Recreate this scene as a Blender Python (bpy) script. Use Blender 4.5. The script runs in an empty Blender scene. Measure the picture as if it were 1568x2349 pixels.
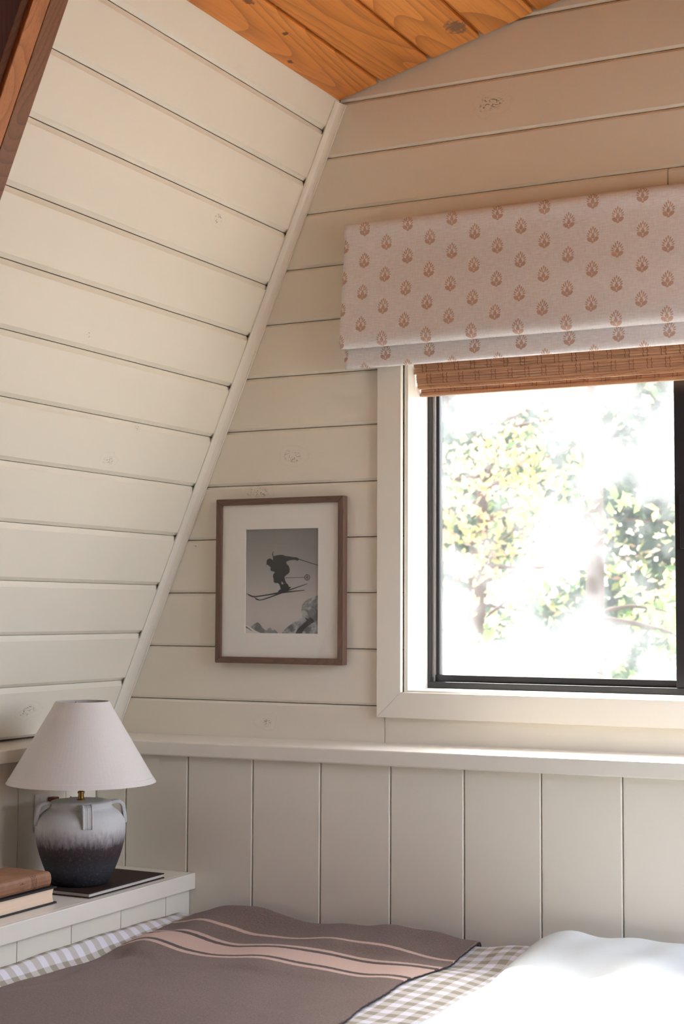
import bpy, math, random
import numpy as np
from mathutils import Vector, Matrix

# ------------------------------------------------------------------ scene, camera, world, sun, exposure
S = bpy.context.scene
COL = S.collection
random.seed(7)
rng = np.random.default_rng(7)

cam_d = bpy.data.cameras.new('camera')
cam = bpy.data.objects.new('camera', cam_d)
COL.objects.link(cam)
S.camera = cam
YAW, PITCH, ROLL = 0.46960819, 0.06505457, 0.00405059
fw0 = Vector((-math.sin(YAW), math.cos(YAW), 0)); rt0 = Vector((math.cos(YAW), math.sin(YAW), 0)); up0 = Vector((0, 0, 1))
fwd = math.cos(PITCH) * fw0 + math.sin(PITCH) * up0
up1 = -math.sin(PITCH) * fw0 + math.cos(PITCH) * up0
rt = math.cos(ROLL) * rt0 + math.sin(ROLL) * up1
up = -math.sin(ROLL) * rt0 + math.cos(ROLL) * up1
CAM = Vector((0, -4.33, 1.6))
m = Matrix((rt, up, -fwd)).transposed().to_4x4()
m.translation = CAM
cam.matrix_world = m
cam_d.sensor_fit = 'HORIZONTAL'
cam_d.sensor_width = 24.0
cam_d.lens = 3499.6 / 1568 * 24.0
cam_d.clip_start = 0.05
cam_d.clip_end = 500
cam_d.dof.use_dof = True
cam_d.dof.focus_distance = 4.3
cam_d.dof.aperture_fstop = 4.8

SUN_DIR = Vector((0.62, -1.0, -1.75)).normalized()      # the way the sunlight travels, in through the window
world = bpy.data.worlds.new('sky')
S.world = world
world.use_nodes = True
wn = world.node_tree
wn.nodes.clear()
wo = wn.nodes.new('ShaderNodeOutputWorld')
wb = wn.nodes.new('ShaderNodeBackground')
ws = wn.nodes.new('ShaderNodeTexSky')
ws.sky_type = 'NISHITA'
ws.sun_disc = False
ws.sun_elevation = math.asin(-SUN_DIR.z)
ws.sun_rotation = math.atan2(-SUN_DIR.x, -SUN_DIR.y)
ws.air_density = 1.0
ws.dust_density = 4.0
ws.ozone_density = 1.0
wb.inputs['Strength'].default_value = 0.55
wh = wn.nodes.new('ShaderNodeHueSaturation')
wh.inputs['Saturation'].default_value = 0.5
wn.links.new(ws.outputs[0], wh.inputs['Color'])
wn.links.new(wh.outputs[0], wb.inputs['Color'])
wn.links.new(wb.outputs[0], wo.inputs['Surface'])

sun_d = bpy.data.lights.new('sun', 'SUN')
sun_d.energy = 3.0
sun_d.angle = math.radians(0.7)
sun_d.color = (1.0, 0.95, 0.88)
sun = bpy.data.objects.new('sun', sun_d)
COL.objects.link(sun)
sun.rotation_euler = SUN_DIR.to_track_quat('-Z', 'Y').to_euler()
sun.location = (-4, 8, 10)


def portal(name, loc, rot, sx, sy):
    d = bpy.data.lights.new(name, 'AREA')
    d.shape = 'RECTANGLE'; d.size = sx; d.size_y = sy
    d.cycles.is_portal = True
    o = bpy.data.objects.new(name, d); COL.objects.link(o)
    o.location = loc; o.rotation_euler = rot
    return o


portal('window_portal', (-1.157, 0.26, 1.85), (math.radians(-90), 0, 0), 1.7, 1.1)
portal('added_opening_portal', (0.46, -0.825, 2.0), (0, math.radians(90 - 22.8) , 0), 1.5, 1.45)  # samples sky through the opening added in the right slope

vs = S.view_settings
vs.view_transform = 'Standard'
vs.look = 'None'
vs.exposure = 2.16
vs.gamma = 1.0
vs.use_curve_mapping = False
S.cycles.max_bounces = 6
S.cycles.diffuse_bounces = 4
S.cycles.use_adaptive_sampling = True
S.cycles.adaptive_threshold = 0.085
S.cycles.adaptive_min_samples = 16
S.cycles.transparent_max_bounces = 16
S.cycles.sample_clamp_indirect = 4.0
S.cycles.caustics_reflective = False
S.cycles.caustics_refractive = False


# ------------------------------------------------------------------ node and mesh helpers
def lin(r, g, b):
    f = lambda c: (c / 255 / 12.92) if c / 255 <= 0.04045 else ((c / 255 + 0.055) / 1.055) ** 2.4
    return (f(r), f(g), f(b), 1.0)


class NT:
    def __init__(self, name):
        self.m = bpy.data.materials.new(name); self.m.use_nodes = True
        self.t = self.m.node_tree; self.t.nodes.clear()
        self.out = self.n('ShaderNodeOutputMaterial')
        self.b = self.n('ShaderNodeBsdfPrincipled')
        self.l(self.b.outputs[0], self.out.inputs[0])

    def n(self, ty, **kw):
        x = self.t.nodes.new(ty)
        for k, v in kw.items(): setattr(x, k, v)
        return x

    def l(self, a, b): self.t.links.new(a, b)

    def val(self, sock, v):
        if hasattr(v, 'is_linked') or isinstance(v, bpy.types.NodeSocket): self.l(v, sock)
        else: sock.default_value = v

    def math(self, op, a, b=0.0, c=None):
        x = self.n('ShaderNodeMath', operation=op)
        self.val(x.inputs[0], a); self.val(x.inputs[1], b)
        if c is not None: self.val(x.inputs[2], c)
        return x.outputs[0]

    def vmath(self, op, a, b=None, out=0):
        x = self.n('ShaderNodeVectorMath', operation=op)
        self.val(x.inputs[0], a)
        if b is not None: self.val(x.inputs[1], b)
        return x.outputs[out]

    def mix(self, fac, a, b, blend='MIX'):
        x = self.n('ShaderNodeMix', data_type='RGBA', blend_type=blend)
        self.val(x.inputs[0], fac); self.val(x.inputs[6], a); self.val(x.inputs[7], b)
        return x.outputs[2]

    def pos(self): return self.n('ShaderNodeNewGeometry').outputs['Position']
    def obj(self): return self.n('ShaderNodeTexCoord').outputs['Object']
    def uv(self): return self.n('ShaderNodeUVMap').outputs[0]
    def rnd(self): return self.n('ShaderNodeObjectInfo').outputs['Random']

    def noise(self, vec, scale, detail=4, rough=0.55, dist=0.0):
        x = self.n('ShaderNodeTexNoise')
        self.l(vec, x.inputs['Vector']); x.inputs['Scale'].default_value = scale
        x.inputs['Detail'].default_value = detail; x.inputs['Roughness'].default_value = rough
        x.inputs['Distortion'].default_value = dist
        return x.outputs[0]

    def ramp(self, fac, *stops):
        x = self.n('ShaderNodeValToRGB')
        while len(x.color_ramp.elements) < len(stops): x.color_ramp.elements.new(0.5)
        for e, (p, c) in zip(x.color_ramp.elements, stops):
            e.position = p; e.color = c if len(c) == 4 else (*c, 1)
        self.l(fac, x.inputs[0])
        return x.outputs[0]

    def sstep(self, v, a, b):
        x = self.n('ShaderNodeMapRange', interpolation_type='SMOOTHSTEP')
        self.val(x.inputs[0], v); x.inputs[1].default_value = a; x.inputs[2].default_value = b
        return x.outputs[0]

    def bump(self, h, strength=0.3, dist=0.002):
        x = self.n('ShaderNodeBump')
        x.inputs['Strength'].default_value = strength; x.inputs['Distance'].default_value = dist
        self.l(h, x.inputs['Height']); self.l(x.outputs[0], self.b.inputs['Normal'])

    def set(self, **kw):
        names = dict(color='Base Color', rough='Roughness', metal='Metallic', spec='Specular IOR Level', trans='Transmission Weight',
                     coat='Coat Weight', sheen='Sheen Weight')
        for k, v in kw.items(): self.val(self.b.inputs[names[k]], v)
        return self.m


G = lambda v: (v, v, v, 1)


def mat_plain(name, color, rough=0.6, metal=0.0, spec=0.5, noise=0.0, nscale=30, bump=0.0):
    t = NT(name)
    c = color
    p = t.obj()
    nz = t.noise(p, nscale, 4)
    if noise:
        c = t.mix(t.math('MULTIPLY', nz, noise), color, tuple(x * 0.55 for x in color[:3]) + (1,))
    if bump: t.bump(nz, bump, 0.001)
    return t.set(color=c, rough=rough, metal=metal, spec=spec)


def mat_paint(name, color, grain, knots=(), rough=0.42):
    """painted planks: grain embossed along the board, flecks and painted-over knots"""
    t = NT(name)
    p = t.pos()
    r = t.rnd()
    sh = t.n('ShaderNodeCombineXYZ'); t.l(t.math('MULTIPLY', r, 31.0), sh.inputs[0]); t.l(t.math('MULTIPLY', r, 17.0), sh.inputs[1])
    pr = t.vmath('ADD', p, sh.outputs[0])
    gv = t.vmath('MULTIPLY', pr, grain)
    g1 = t.noise(gv, 9.0, 3, 0.6, 0.6)
    # flecks
    fv = t.vmath('MULTIPLY', pr, tuple(0.55 if g < 0.5 else 1.0 for g in grain))
    vo = t.n('ShaderNodeTexVoronoi'); t.l(fv, vo.inputs['Vector']); vo.inputs['Scale'].default_value = 11.0
    sep = t.n('ShaderNodeSeparateColor'); t.l(vo.outputs['Color'], sep.inputs[0])
    pick = t.math('GREATER_THAN', sep.outputs[0], 0.90)
    dd = t.math('ADD', vo.outputs['Distance'], t.math('MULTIPLY', t.math('SUBTRACT', t.noise(p, 160, 2), 0.5), 0.06))
    fl = t.math('MULTIPLY', t.math('SUBTRACT', 1.0, t.sstep(dd, 0.012, 0.035)), pick)
    dark = t.math('MULTIPLY', fl, 0.75)
    wob = t.noise(p, 26.0, 2)
    if knots:
        crack2 = t.sstep(t.noise(t.vmath('MULTIPLY', p, tuple(0.5 if g < 0.5 else 1.0 for g in grain)), 95.0, 1, 0.5, 2.5), 0.57, 0.62)
    for (kx, ky, kz, kr) in knots:
        v = t.vmath('SUBTRACT', p, (kx, ky, kz))
        v = t.vmath('MULTIPLY', v, tuple(0.62 if g < 0.5 else 1.0 for g in grain))
        ln = t.vmath('LENGTH', v, None, 1)
        q = t.math('ADD', t.math('MULTIPLY', ln, 1.0 / kr), t.math('MULTIPLY', t.math('SUBTRACT', wob, 0.5), 1.3))
        inside = t.math('SUBTRACT', 1.0, t.sstep(q, 0.75, 1.15))
        ring = t.math('ABSOLUTE', t.math('SINE', t.math('MULTIPLY', q, 7.0)))
        ring = t.math('SUBTRACT', 1.0, t.sstep(ring, 0.10, 0.45))
        k = t.math('MULTIPLY', inside, ring)
        core = t.math('MULTIPLY', t.math('SUBTRACT', 1.0, t.sstep(q, 0.25, 0.6)), crack2)
        dark = t.math('MAXIMUM', dark, t.math('MAXIMUM', t.math('MULTIPLY', k, 0.07), t.math('MULTIPLY', core, 0.7)))
    tone = t.noise(t.vmath('MULTIPLY', pr, tuple(max(g, 0.3) for g in grain)), 1.3, 3)
    col = t.mix(t.math('MULTIPLY', tone, 0.10), color, tuple(c * 0.8 for c in color[:3]) + (1,))
    col = t.mix(dark, col, lin(62, 54, 46))
    t.bump(g1, 0.16, 0.0012)
    return t.set(color=col, rough=rough, spec=0.4)


def mat_wood(name, c_light, c_mid, c_dark, axis='Y', rough=0.4, scale=1.0, knot=True, coat=0.0, marks=()):
    t = NT(name)
    p = t.pos()
    r = t.rnd()
    sh = t.n('ShaderNodeCombineXYZ')
    for i, k in enumerate((37.0, 53.0, 11.0)): t.l(t.math('MULTIPLY', r, k), sh.inputs[i])
    pr = t.vmath('ADD', p, sh.outputs[0])
    st = {'X': (0.09, 1, 1), 'Y': (1, 0.09, 1), 'Z': (1, 1, 0.09)}[axis]
    gv = t.vmath('MULTIPLY', pr, st)
    big = t.noise(gv, 4.0 * scale, 1, 0.4, 0.25)
    rings = t.math('FRACT', t.math('MULTIPLY', big, 26.0))
    rings = t.math('MULTIPLY', t.math('MULTIPLY', rings, rings), rings)
    fine = t.noise(t.vmath('MULTIPLY', pr, tuple(0.02 if s < 1 else 1 for s in st)), 190 * scale, 3, 0.6)
    tone = t.noise(gv, 2.2, 2)
    c = t.mix(t.sstep(tone, 0.3, 0.7), c_light, c_mid)
    c = t.mix(t.math('MULTIPLY', rings, 0.5), c, c_dark)
    c = t.mix(t.math('MULTIPLY', t.sstep(fine, 0.45, 0.75), 0.35), c, c_dark)
    hue = t.n('ShaderNodeHueSaturation'); t.l(c, hue.inputs['Color'])
    t.l(t.math('ADD', 0.82, t.math('MULTIPLY', r, 0.36)), hue.inputs['Value'])
    c = hue.outputs[0]
    if knot:
        vo = t.n('ShaderNodeTexVoronoi'); t.l(t.vmath('MULTIPLY', pr, tuple(0.6 if s < 1 else 1 for s in st)), vo.inputs['Vector'])
        vo.inputs['Scale'].default_value = 5.0
        sep = t.n('ShaderNodeSeparateColor'); t.l(vo.outputs['Color'], sep.inputs[0])
        pick = t.math('GREATER_THAN', sep.outputs[0], 0.72)
        dd = t.math('ADD', vo.outputs['Distance'], t.math('MULTIPLY', t.noise(p, 70, 2), 0.05))
        k = t.math('MULTIPLY', t.math('SUBTRACT', 1.0, t.sstep(dd, 0.04, 0.10)), pick)
        c = t.mix(t.math('MULTIPLY', k, 0.85), c, tuple(x * 0.25 for x in c_dark[:3]) + (1,))
    for (mx_, my_, mz_, mr_, mc_) in marks:
        ln = t.vmath('LENGTH', t.vmath('MULTIPLY', t.vmath('SUBTRACT', p, (mx_, my_, mz_)), st[0] < 1 and (0.6, 1, 1) or (1, 0.6, 1)), None, 1)
        q = t.math('ADD', t.math('MULTIPLY', ln, 1.0 / mr_), t.math('MULTIPLY', t.math('SUBTRACT', t.noise(p, 55, 2), 0.5), 1.6))
        c = t.mix(t.math('MULTIPLY', t.math('SUBTRACT', 1.0, t.sstep(q, 0.6, 1.1)), 0.8), c, mc_)
    t.bump(t.math('ADD', fine, rings), 0.12, 0.001)
    return t.set(color=c, rough=rough, coat=coat)


def add_mesh(name, verts, faces, mat=None, parent=None, smooth=False, loc=None, uv=None):
    me = bpy.data.meshes.new(name)
    me.from_pydata([tuple(v) for v in verts], [], [tuple(f) for f in faces])
    if uv is not None:
        ul = me.uv_layers.new(name='UVMap')
        vi = np.zeros(len(me.loops), dtype=np.int32); me.loops.foreach_get('vertex_index', vi)
        ul.data.foreach_set('uv', np.asarray(uv, dtype=np.float32)[vi].ravel())
    if smooth: me.polygons.foreach_set('use_smooth', [True] * len(me.polygons))
    me.update()
    if mat: me.materials.append(mat)
    o = bpy.data.objects.new(name, me); COL.objects.link(o)
    if loc is not None: o.location = loc
    if parent: o.parent = parent
    return o


def fix_normals(o):
    import bmesh
    bm = bmesh.new(); bm.from_mesh(o.data); bmesh.ops.recalc_face_normals(bm, faces=bm.faces); bm.to_mesh(o.data); bm.free()
    return o


def tag(o, label, cat, kind=None, group=None):
    o['label'] = label; o['category'] = cat
    if kind: o['kind'] = kind
    if group: o['group'] = group
    return o


def empty(name, loc, label, cat, kind=None, group=None, rz=0.0):
    o = bpy.data.objects.new(name, None); COL.objects.link(o)
    o.location = loc; o.rotation_euler = (0, 0, rz); o.empty_display_size = 0.1
    return tag(o, label, cat, kind, group)


class MB:
    def __init__(self): self.v = []; self.f = []; self.uvs = []

    def raw(self, v, f):
        b = len(self.v); self.v += [tuple(x) for x in v]; self.f += [tuple(i + b for i in q) for q in f]; return self

    def box(self, a, b):
        x0, y0, z0 = a; x1, y1, z1 = b
        return self.raw([(x0, y0, z0), (x1, y0, z0), (x1, y1, z0), (x0, y1, z0), (x0, y0, z1), (x1, y0, z1), (x1, y1, z1), (x0, y1, z1)],
                        [(0, 3, 2, 1), (4, 5, 6, 7), (0, 1, 5, 4), (1, 2, 6, 5), (2, 3, 7, 6), (3, 0, 4, 7)])

    def sweep(self, prof, path, frames, closed=True, caps=True):
        """prof: list of (a,b); path: points; frames: list of (A,B) axes"""
        n = len(prof); v = []
        for p, (A, B) in zip(path, frames):
            for a, b in prof: v.append(tuple(Vector(p) + Vector(A) * a + Vector(B) * b))
        f = []
        for i in range(len(path) - 1):
            for j in range(n if closed else n - 1):
                k = (j + 1) % n
                f.append((i * n + j, i * n + k, (i + 1) * n + k, (i + 1) * n + j))
        if caps and closed:
            f.append(tuple(range(n - 1, -1, -1))); f.append(tuple((len(path) - 1) * n + j for j in range(n)))
        return self.raw(v, f)

    def tube(self, pts, r, sides=8):
        pts = [Vector(p) for p in pts]
        rs = r if isinstance(r, (list, tuple)) else [r] * len(pts)
        ref = Vector((0.123, 0.31, 0.94)); v = []; f = []
        for i, p in enumerate(pts):
            t = (pts[min(i + 1, len(pts) - 1)] - pts[max(i - 1, 0)]).normalized()
            A = t.cross(ref).normalized(); B = t.cross(A).normalized()
            for j in range(sides):
                a = 2 * math.pi * j / sides
                v.append(tuple(p + (A * math.cos(a) + B * math.sin(a)) * rs[i]))
        for i in range(len(pts) - 1):
            for j in range(sides):
                k = (j + 1) % sides
                f.append((i * sides + j, i * sides + k, (i + 1) * sides + k, (i + 1) * sides + j))
        f.append(tuple(range(sides - 1, -1, -1))); f.append(tuple((len(pts) - 1) * sides + j for j in range(sides)))
        return self.raw(v, f)

    def lathe(self, prof, seg=64, close=False):
        n = len(prof); v = []; f = []
        for i in range(seg):
            a = 2 * math.pi * i / seg
            for r, z in prof: v.append((r * math.cos(a), r * math.sin(a), z))
        for i in range(seg):
            k = (i + 1) % seg
            for j in range(n if close else n - 1):
                jj = (j + 1) % n
                f.append((i * n + j, k * n + j, k * n + jj, i * n + jj))
        return self.raw(v, f)

    def build(self, name, mat, parent=None, smooth=False, loc=None, bevel=0.0, normals=True):
        o = add_mesh(name, self.v, self.f, mat, parent, smooth, loc)
        if normals: fix_normals(o)
        if bevel:
            md = o.modifiers.new('bevel', 'BEVEL'); md.width = bevel; md.segments = 2; md.limit_method = 'ANGLE'
            md.angle_limit = math.radians(40)
        return o


# ------------------------------------------------------------------ materials
SLOPE_ANG = math.atan2(0.9217, 0.3879)
CREAM = lin(235, 228, 214)
M = {}
M['paint_x'] = mat_paint('cream_paint_gable', CREAM, (0.07, 1, 1),
                         [(-2.376, 0, 2.102, .036), (-2.47, 0, 1.243, .028), (-1.688, 0, 3.168, .045), (-2.51, 0, 1.992, .04), (-2.748, 0, 1.813, .012)])
M['paint_y'] = mat_paint('cream_paint_slope', CREAM, (1, 0.07, 1),
                         [(-2.405, -.43, 2.791, .03), (-2.58, -.839, 2.376, .016), (-2.715, -.546, 2.055, .03), (-2.67, -.459, 2.162, .016), (-3.038, -.499, 1.287, .04), (-2.315, -.084, 3.0, .014)])
M['paint_z'] = mat_paint('cream_paint_vertical', CREAM, (1, 1, 0.07), rough=0.38)
M['trim'] = mat_paint('cream_trim_paint', lin(237, 231, 219), (0.3, 0.3, 0.3), rough=0.35)
M['gap'] = mat_plain('raw_backing_wood', lin(92, 70, 52), 0.9, noise=0.4)
M['pine'] = mat_wood('stained_pine_ceiling', lin(232, 158, 80), lin(212, 130, 58), lin(134, 70, 26), 'Y', 0.38, 1.0, True, 0.25,
                     [(-1.748, -.135, 3.374, .030, lin(104, 84, 70)), (-2.117, -.533, 3.277, .009, lin(70, 34, 14)), (-2.189, -.375, 3.258, .008, lin(70, 34, 14)), (-2.097, -.78, 3.283, .014, lin(96, 50, 22))])
M['timber'] = mat_wood('stained_timber', lin(156, 104, 68), lin(136, 86, 54), lin(84, 48, 28), 'Z', 0.5, 1.2, True)
M['timber_dark'] = mat_wood('shade_toned_timber', lin(104, 58, 30), lin(86, 46, 22), lin(48, 24, 12), 'Z', 0.8, 1.2, True)  # shade on the beam's side is put into this darker colour
M['timber_light'] = mat_wood('light_stained_timber', lin(190, 128, 80), lin(170, 108, 62), lin(116, 66, 34), 'Z', 0.5, 1.2, False)
M['black'] = mat_plain('black_window_aluminium', lin(38, 38, 40), 0.32, 0.0, 0.5, 0.15, 40)
M['gasket'] = mat_plain('grey_rubber_gasket', lin(120, 112, 104), 0.5)
M['floor'] = mat_wood('floor_planks', lin(150, 116, 86), lin(132, 98, 70), lin(100, 72, 50), 'Y', 0.45, 0.8, False)
M['brass'] = mat_plain('aged_brass', lin(176, 140, 82), 0.3, 1.0, noise=0.3)
M['white_plastic'] = mat_plain('white_plastic', lin(232, 230, 226), 0.35)
M['slot'] = mat_plain('dark_slot', lin(40, 36, 32), 0.6)
M['brown_plastic'] = mat_plain('brown_plastic', lin(110, 66, 44), 0.4)

# ------------------------------------------------------------------ the room shell
U = Vector((0.3879, 0, 0.9217)); N = Vector((0.9217, 0, -0.3879))
CORNER = Vector((-3.047, 0, 1.2665))            # where the slope meets the gable wall, u = 0
XR = -1.157                                      # ridge / middle of the gable
CEIL_T = 0.262
TOP = CORNER + U * 2.155
def slope_x(z): return CORNER.x + (z - CORNER.z) * U.x / U.z
def SP(u, n, y): p = CORNER + U * u + N * n; return (p.x, y, p.z)
def CZ(x): return TOP.z + (x - TOP.x) * CEIL_T

YB = -6.0
# gable wall (backing with window opening)
WX0, WX1, WZ0, WZ1 = -1.98, -0.334, 1.345, 2.56
b = MB()
b.box((-3.4, .021, 0), (WX0, .22, 3.9)).box((WX1, .021, 0), (1.1, .22, 3.9)).box((WX0, .021, 0), (WX1, .22, WZ0)).box((WX0, .021, WZ1), (WX1, .22, 3.9))
wall_back = b.build('wall_back', M['gap'])
tag(wall_back, 'cream painted shiplap gable wall around the window', 'wall', 'structure')

# its boards: edges measured up the wall
edges = [1.168, 1.3055, 1.482, 1.6595, 1.836, 2.0125, 2.193, 2.367, 2.541, 2.717, 2.8955, 3.0725, 3.248, 3.4245, 3.60]
CH, CD, GAP = 0.008, 0.0055, 0.0012
def gable_board(z0, z1, x0f, x1):
    z0 += GAP; z1 -= GAP
    prof = [(0.0205, z0), (CD, z0), (0, z0 + CH), (0, z1 - CH), (CD, z1), (0.0205, z1)]
    v = []
    for (y, z) in prof: v.append((x0f(z), y, z))
    for (y, z) in prof: v.append((x1, y, z))
    n = len(prof)
    f = [(j, (j + 1) % n, (j + 1) % n + n, j + n) for j in range(n)] + [tuple(range(n - 1, -1, -1)), tuple(range(n, 2 * n))]
    o = MB().raw(v, f).build('board', M['paint_x'], wall_back)
for z0, z1 in zip(edges[:-1], edges[1:]):
    left = lambda z: slope_x(z)
    if z0 < 1.3:
        gable_board(z0, z1, left, -2.0462)
        gable_board(z0, z1, lambda z: -2.0438, 0.70)
    elif z1 <= 2.56:
        gable_board(z0, z1, left, -1.99)
        gable_board(z0, z1, lambda z: -0.325, 0.60)
    elif z0 < 2.8 and z1 > 2.8:
        gable_board(z0, z1, left, -1.1378)
        gable_board(z0, z1, lambda z: -1.1358, 0.40)
    else:
        gable_board(z0, z1, left, 0.30)

# left slope
b = MB()
def slab(b, u0, u1, n0, n1, y0, y1):
    return b.raw([SP(u0, n0, y0), SP(u1, n0, y0), SP(u1, n1, y0), SP(u0, n1, y0), SP(u0, n0, y1), SP(u1, n0, y1), SP(u1, n1, y1), SP(u0, n1, y1)],
                 [(0, 1, 2, 3), (4, 7, 6, 5), (0, 4, 5, 1), (1, 5, 6, 2), (2, 6, 7, 3), (3, 7, 4, 0)])
slab(b, -0.10, 2.30, -0.10, -0.021, -1.40, 0.2)
wall_left = b.build('wall_left', M['gap'])
tag(wall_left, 'steeply sloping cream shiplap wall on the left', 'wall', 'structure')
sed = [-0.0785, 0.1016, 0.2754, 0.4506, 0.629, 0.8073, 0.9834, 1.1616, 1.3395, 1.517, 1.6964, 1.8733, 2.0482, 2.158]
SCH, SCD = 0.0145, 0.0105
for u0, u1 in zip(sed[:-1], sed[1:]):
    a0 = u0 + 0.0012; a1 = u1 - 0.0012
    prof = [(a0, -0.0205), (a0, -SCD), (a0 + SCH, 0), (a1 - SCH, 0), (a1, -SCD), (a1, -0.0205)]
    if u1 > 2.1: prof = [(a0, -0.0205), (a0, -SCD), (a0 + SCH, 0), (a1, 0), (a1, -0.0205)]
    n = len(prof)
    v = [SP(u, d, -1.375) for u, d in prof] + [SP(u, d, -0.0015) for u, d in prof]
    f = [(j, (j + 1) % n, (j + 1) % n + n, j + n) for j in range(n)] + [tuple(range(n - 1, -1, -1)), tuple(range(n, 2 * n))]
    MB().raw(v, f).build('board', M['paint_y'], wall_left)

# cove moulding in the corner
prof = [(0.0, 0.0), (0.031, 0.0), (0.031, 0.0035)]
for i in range(9):
    a = math.pi / 2 * i / 8
    prof.append((0.0285 - 0.021 * math.sin(a), 0.0035 + 0.027 * (1 - math.cos(a)) ))
prof = [(0.0, 0.0), (0.032, 0.0), (0.032, 0.004), (0.027, 0.0045), (0.020, 0.0075), (0.0135, 0.0125), (0.0085, 0.019), (0.0055, 0.025), (0.005, 0.0295), (0.0, 0.0295)]
# first axis leaves the gable wall along -y, second lies in the gable plane along N
c0 = CORNER + U * -0.079 + Vector((0, -0.001, 0)); c1 = CORNER + U * 2.150 + Vector((0, -0.001, 0))
b = MB().sweep(prof, [c0, c1], [(Vector((0, -1, 0)), N)] * 2)
t = b.build('trim_1', M['trim'])
tag(t, 'narrow cream cove moulding running up the corner of the sloping wall', 'moulding', 'structure')

# wood ceiling, left pitch then right pitch
ang = math.atan(CEIL_T); CU = Vector((math.cos(ang), 0, math.sin(ang))); CN = Vector((math.sin(ang), 0, -math.cos(ang)))
def CP(u, n, y, mirror=False):
    p = TOP + CU * u + CN * n
    return ((2 * XR - p.x) if mirror else p.x, y, p.z)
LEN = (XR - TOP.x) / math.cos(ang)
b = MB()
for mir in (False, True):
    b.raw([CP(u, n, y, mir) for y in (YB, 0.22) for (u, n) in ((-0.15, -0.03), (LEN + .02, -0.03), (LEN + .02, -0.13), (-0.15, -0.13))],
          [(0, 1, 2, 3), (4, 7, 6, 5), (0, 4, 5, 1), (1, 5, 6, 2), (2, 6, 7, 3), (3, 7, 4, 0)])
ceiling = b.build('ceiling', M['timber_dark'])
tag(ceiling, 'pitched orange stained pine plank ceiling', 'ceiling', 'structure')
ced = [0.0]
for xj in (-2.0687, -1.8933, -1.7190, -1.5430, -1.3665, -1.19): ced.append((xj - TOP.x) / math.cos(ang))
ced.append(LEN)
for mir in (False, True):
    for u0, u1 in zip(ced[:-1], ced[1:]):
        a0 = u0 + 0.0018; a1 = u1 - 0.0018
        prof = [(a0, -0.0295), (a0, -0.012), (a0 + 0.013, 0), (a1 - 0.004, 0), (a1, -0.004), (a1, -0.0295)]
        if u0 == 0: prof = [(a0, -0.0295), (a0, 0), (a1 - 0.004, 0), (a1, -0.004), (a1, -0.0295)]
        n = len(prof)
        v = [CP(u, d, -4.9, mir) for u, d in prof] + [CP(u, d, -0.011, mir) for u, d in prof]
        f = [(j, (j + 1) % n, (j + 1) % n + n, j + n) for j in range(n)] + [tuple(range(n - 1, -1, -1)), tuple(range(n, 2 * n))]
        MB().raw(v, f).build('plank', M['pine'], ceiling)

# timber lining of the recess at the upper left
beam = empty('timber_post', SP(0, 0.02, -1.44), 'reddish brown stained timber framing along the sloping wall at upper left', 'beam')
def part_slab(name, u0, u1, n0, n1, y0, y1, mat, bev=0.002):
    b = MB(); slab(b, u0, u1, n0, n1, y0, y1)
    o = b.build(name, mat, None, bevel=bev); o.parent = beam; o.matrix_parent_inverse = Matrix.Translation(-Vector(beam.location))
    return o
part_slab('trim_board', -0.07, 2.14, -0.019, 0.020, -1.435, -1.3765, M['timber'])
part_slab('edge_board', -0.07, 2.14, -0.30, 0.022, -1.4935, -1.4395, M['timber_light'])
part_slab('side_board', -0.07, 2.14, -0.42, 0.010, -1.520, -1.4945, M['timber_dark'])
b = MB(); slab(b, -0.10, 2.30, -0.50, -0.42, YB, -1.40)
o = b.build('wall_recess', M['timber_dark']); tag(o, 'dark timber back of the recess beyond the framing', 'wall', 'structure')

# knee wall on the left: studs behind, boards in front, ledge on top
KX = -2.982
b = MB().box((-3.55, YB, 0), (KX - 0.021, 0.2, 1.142))
wall_knee = b.build('wall_left_lower', M['gap'])
tag(wall_knee, 'low cream vertical board wall behind the table lamp', 'wall', 'structure')
ky = [-0.215, -0.374, -0.610, -0.846, -1.082, -1.318, -1.554, -1.79]
for y1, y0 in zip(ky[:-1], ky[1:]):
    MB().box((KX - 0.0205, y0 + 0.0012, 0.012), (KX, y1 - 0.0012, 1.14)).build('board', M['paint_z'], wall_knee, bevel=0.002)
KL = -2.962
b = MB().raw([(-3.22, -2.2, 1.143), (KL, -2.2, 1.143), (KL, -2.2, 1.183), (-3.22, -2.2, 1.200), (-3.22, -0.20, 1.143), (KL, -0.20, 1.143), (KL, -0.20, 1.183), (-3.22, -0.20, 1.200)],
             [(0, 1, 2, 3), (4, 7, 6, 5), (0, 4, 5, 1), (1, 5, 6, 2), (2, 6, 7, 3), (3, 7, 4, 0)])
o = b.build('trim_2', M['trim'], bevel=0.003); tag(o, 'cream ledge under the sloping wall behind the lamp shade', 'ledge', 'structure')

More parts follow.
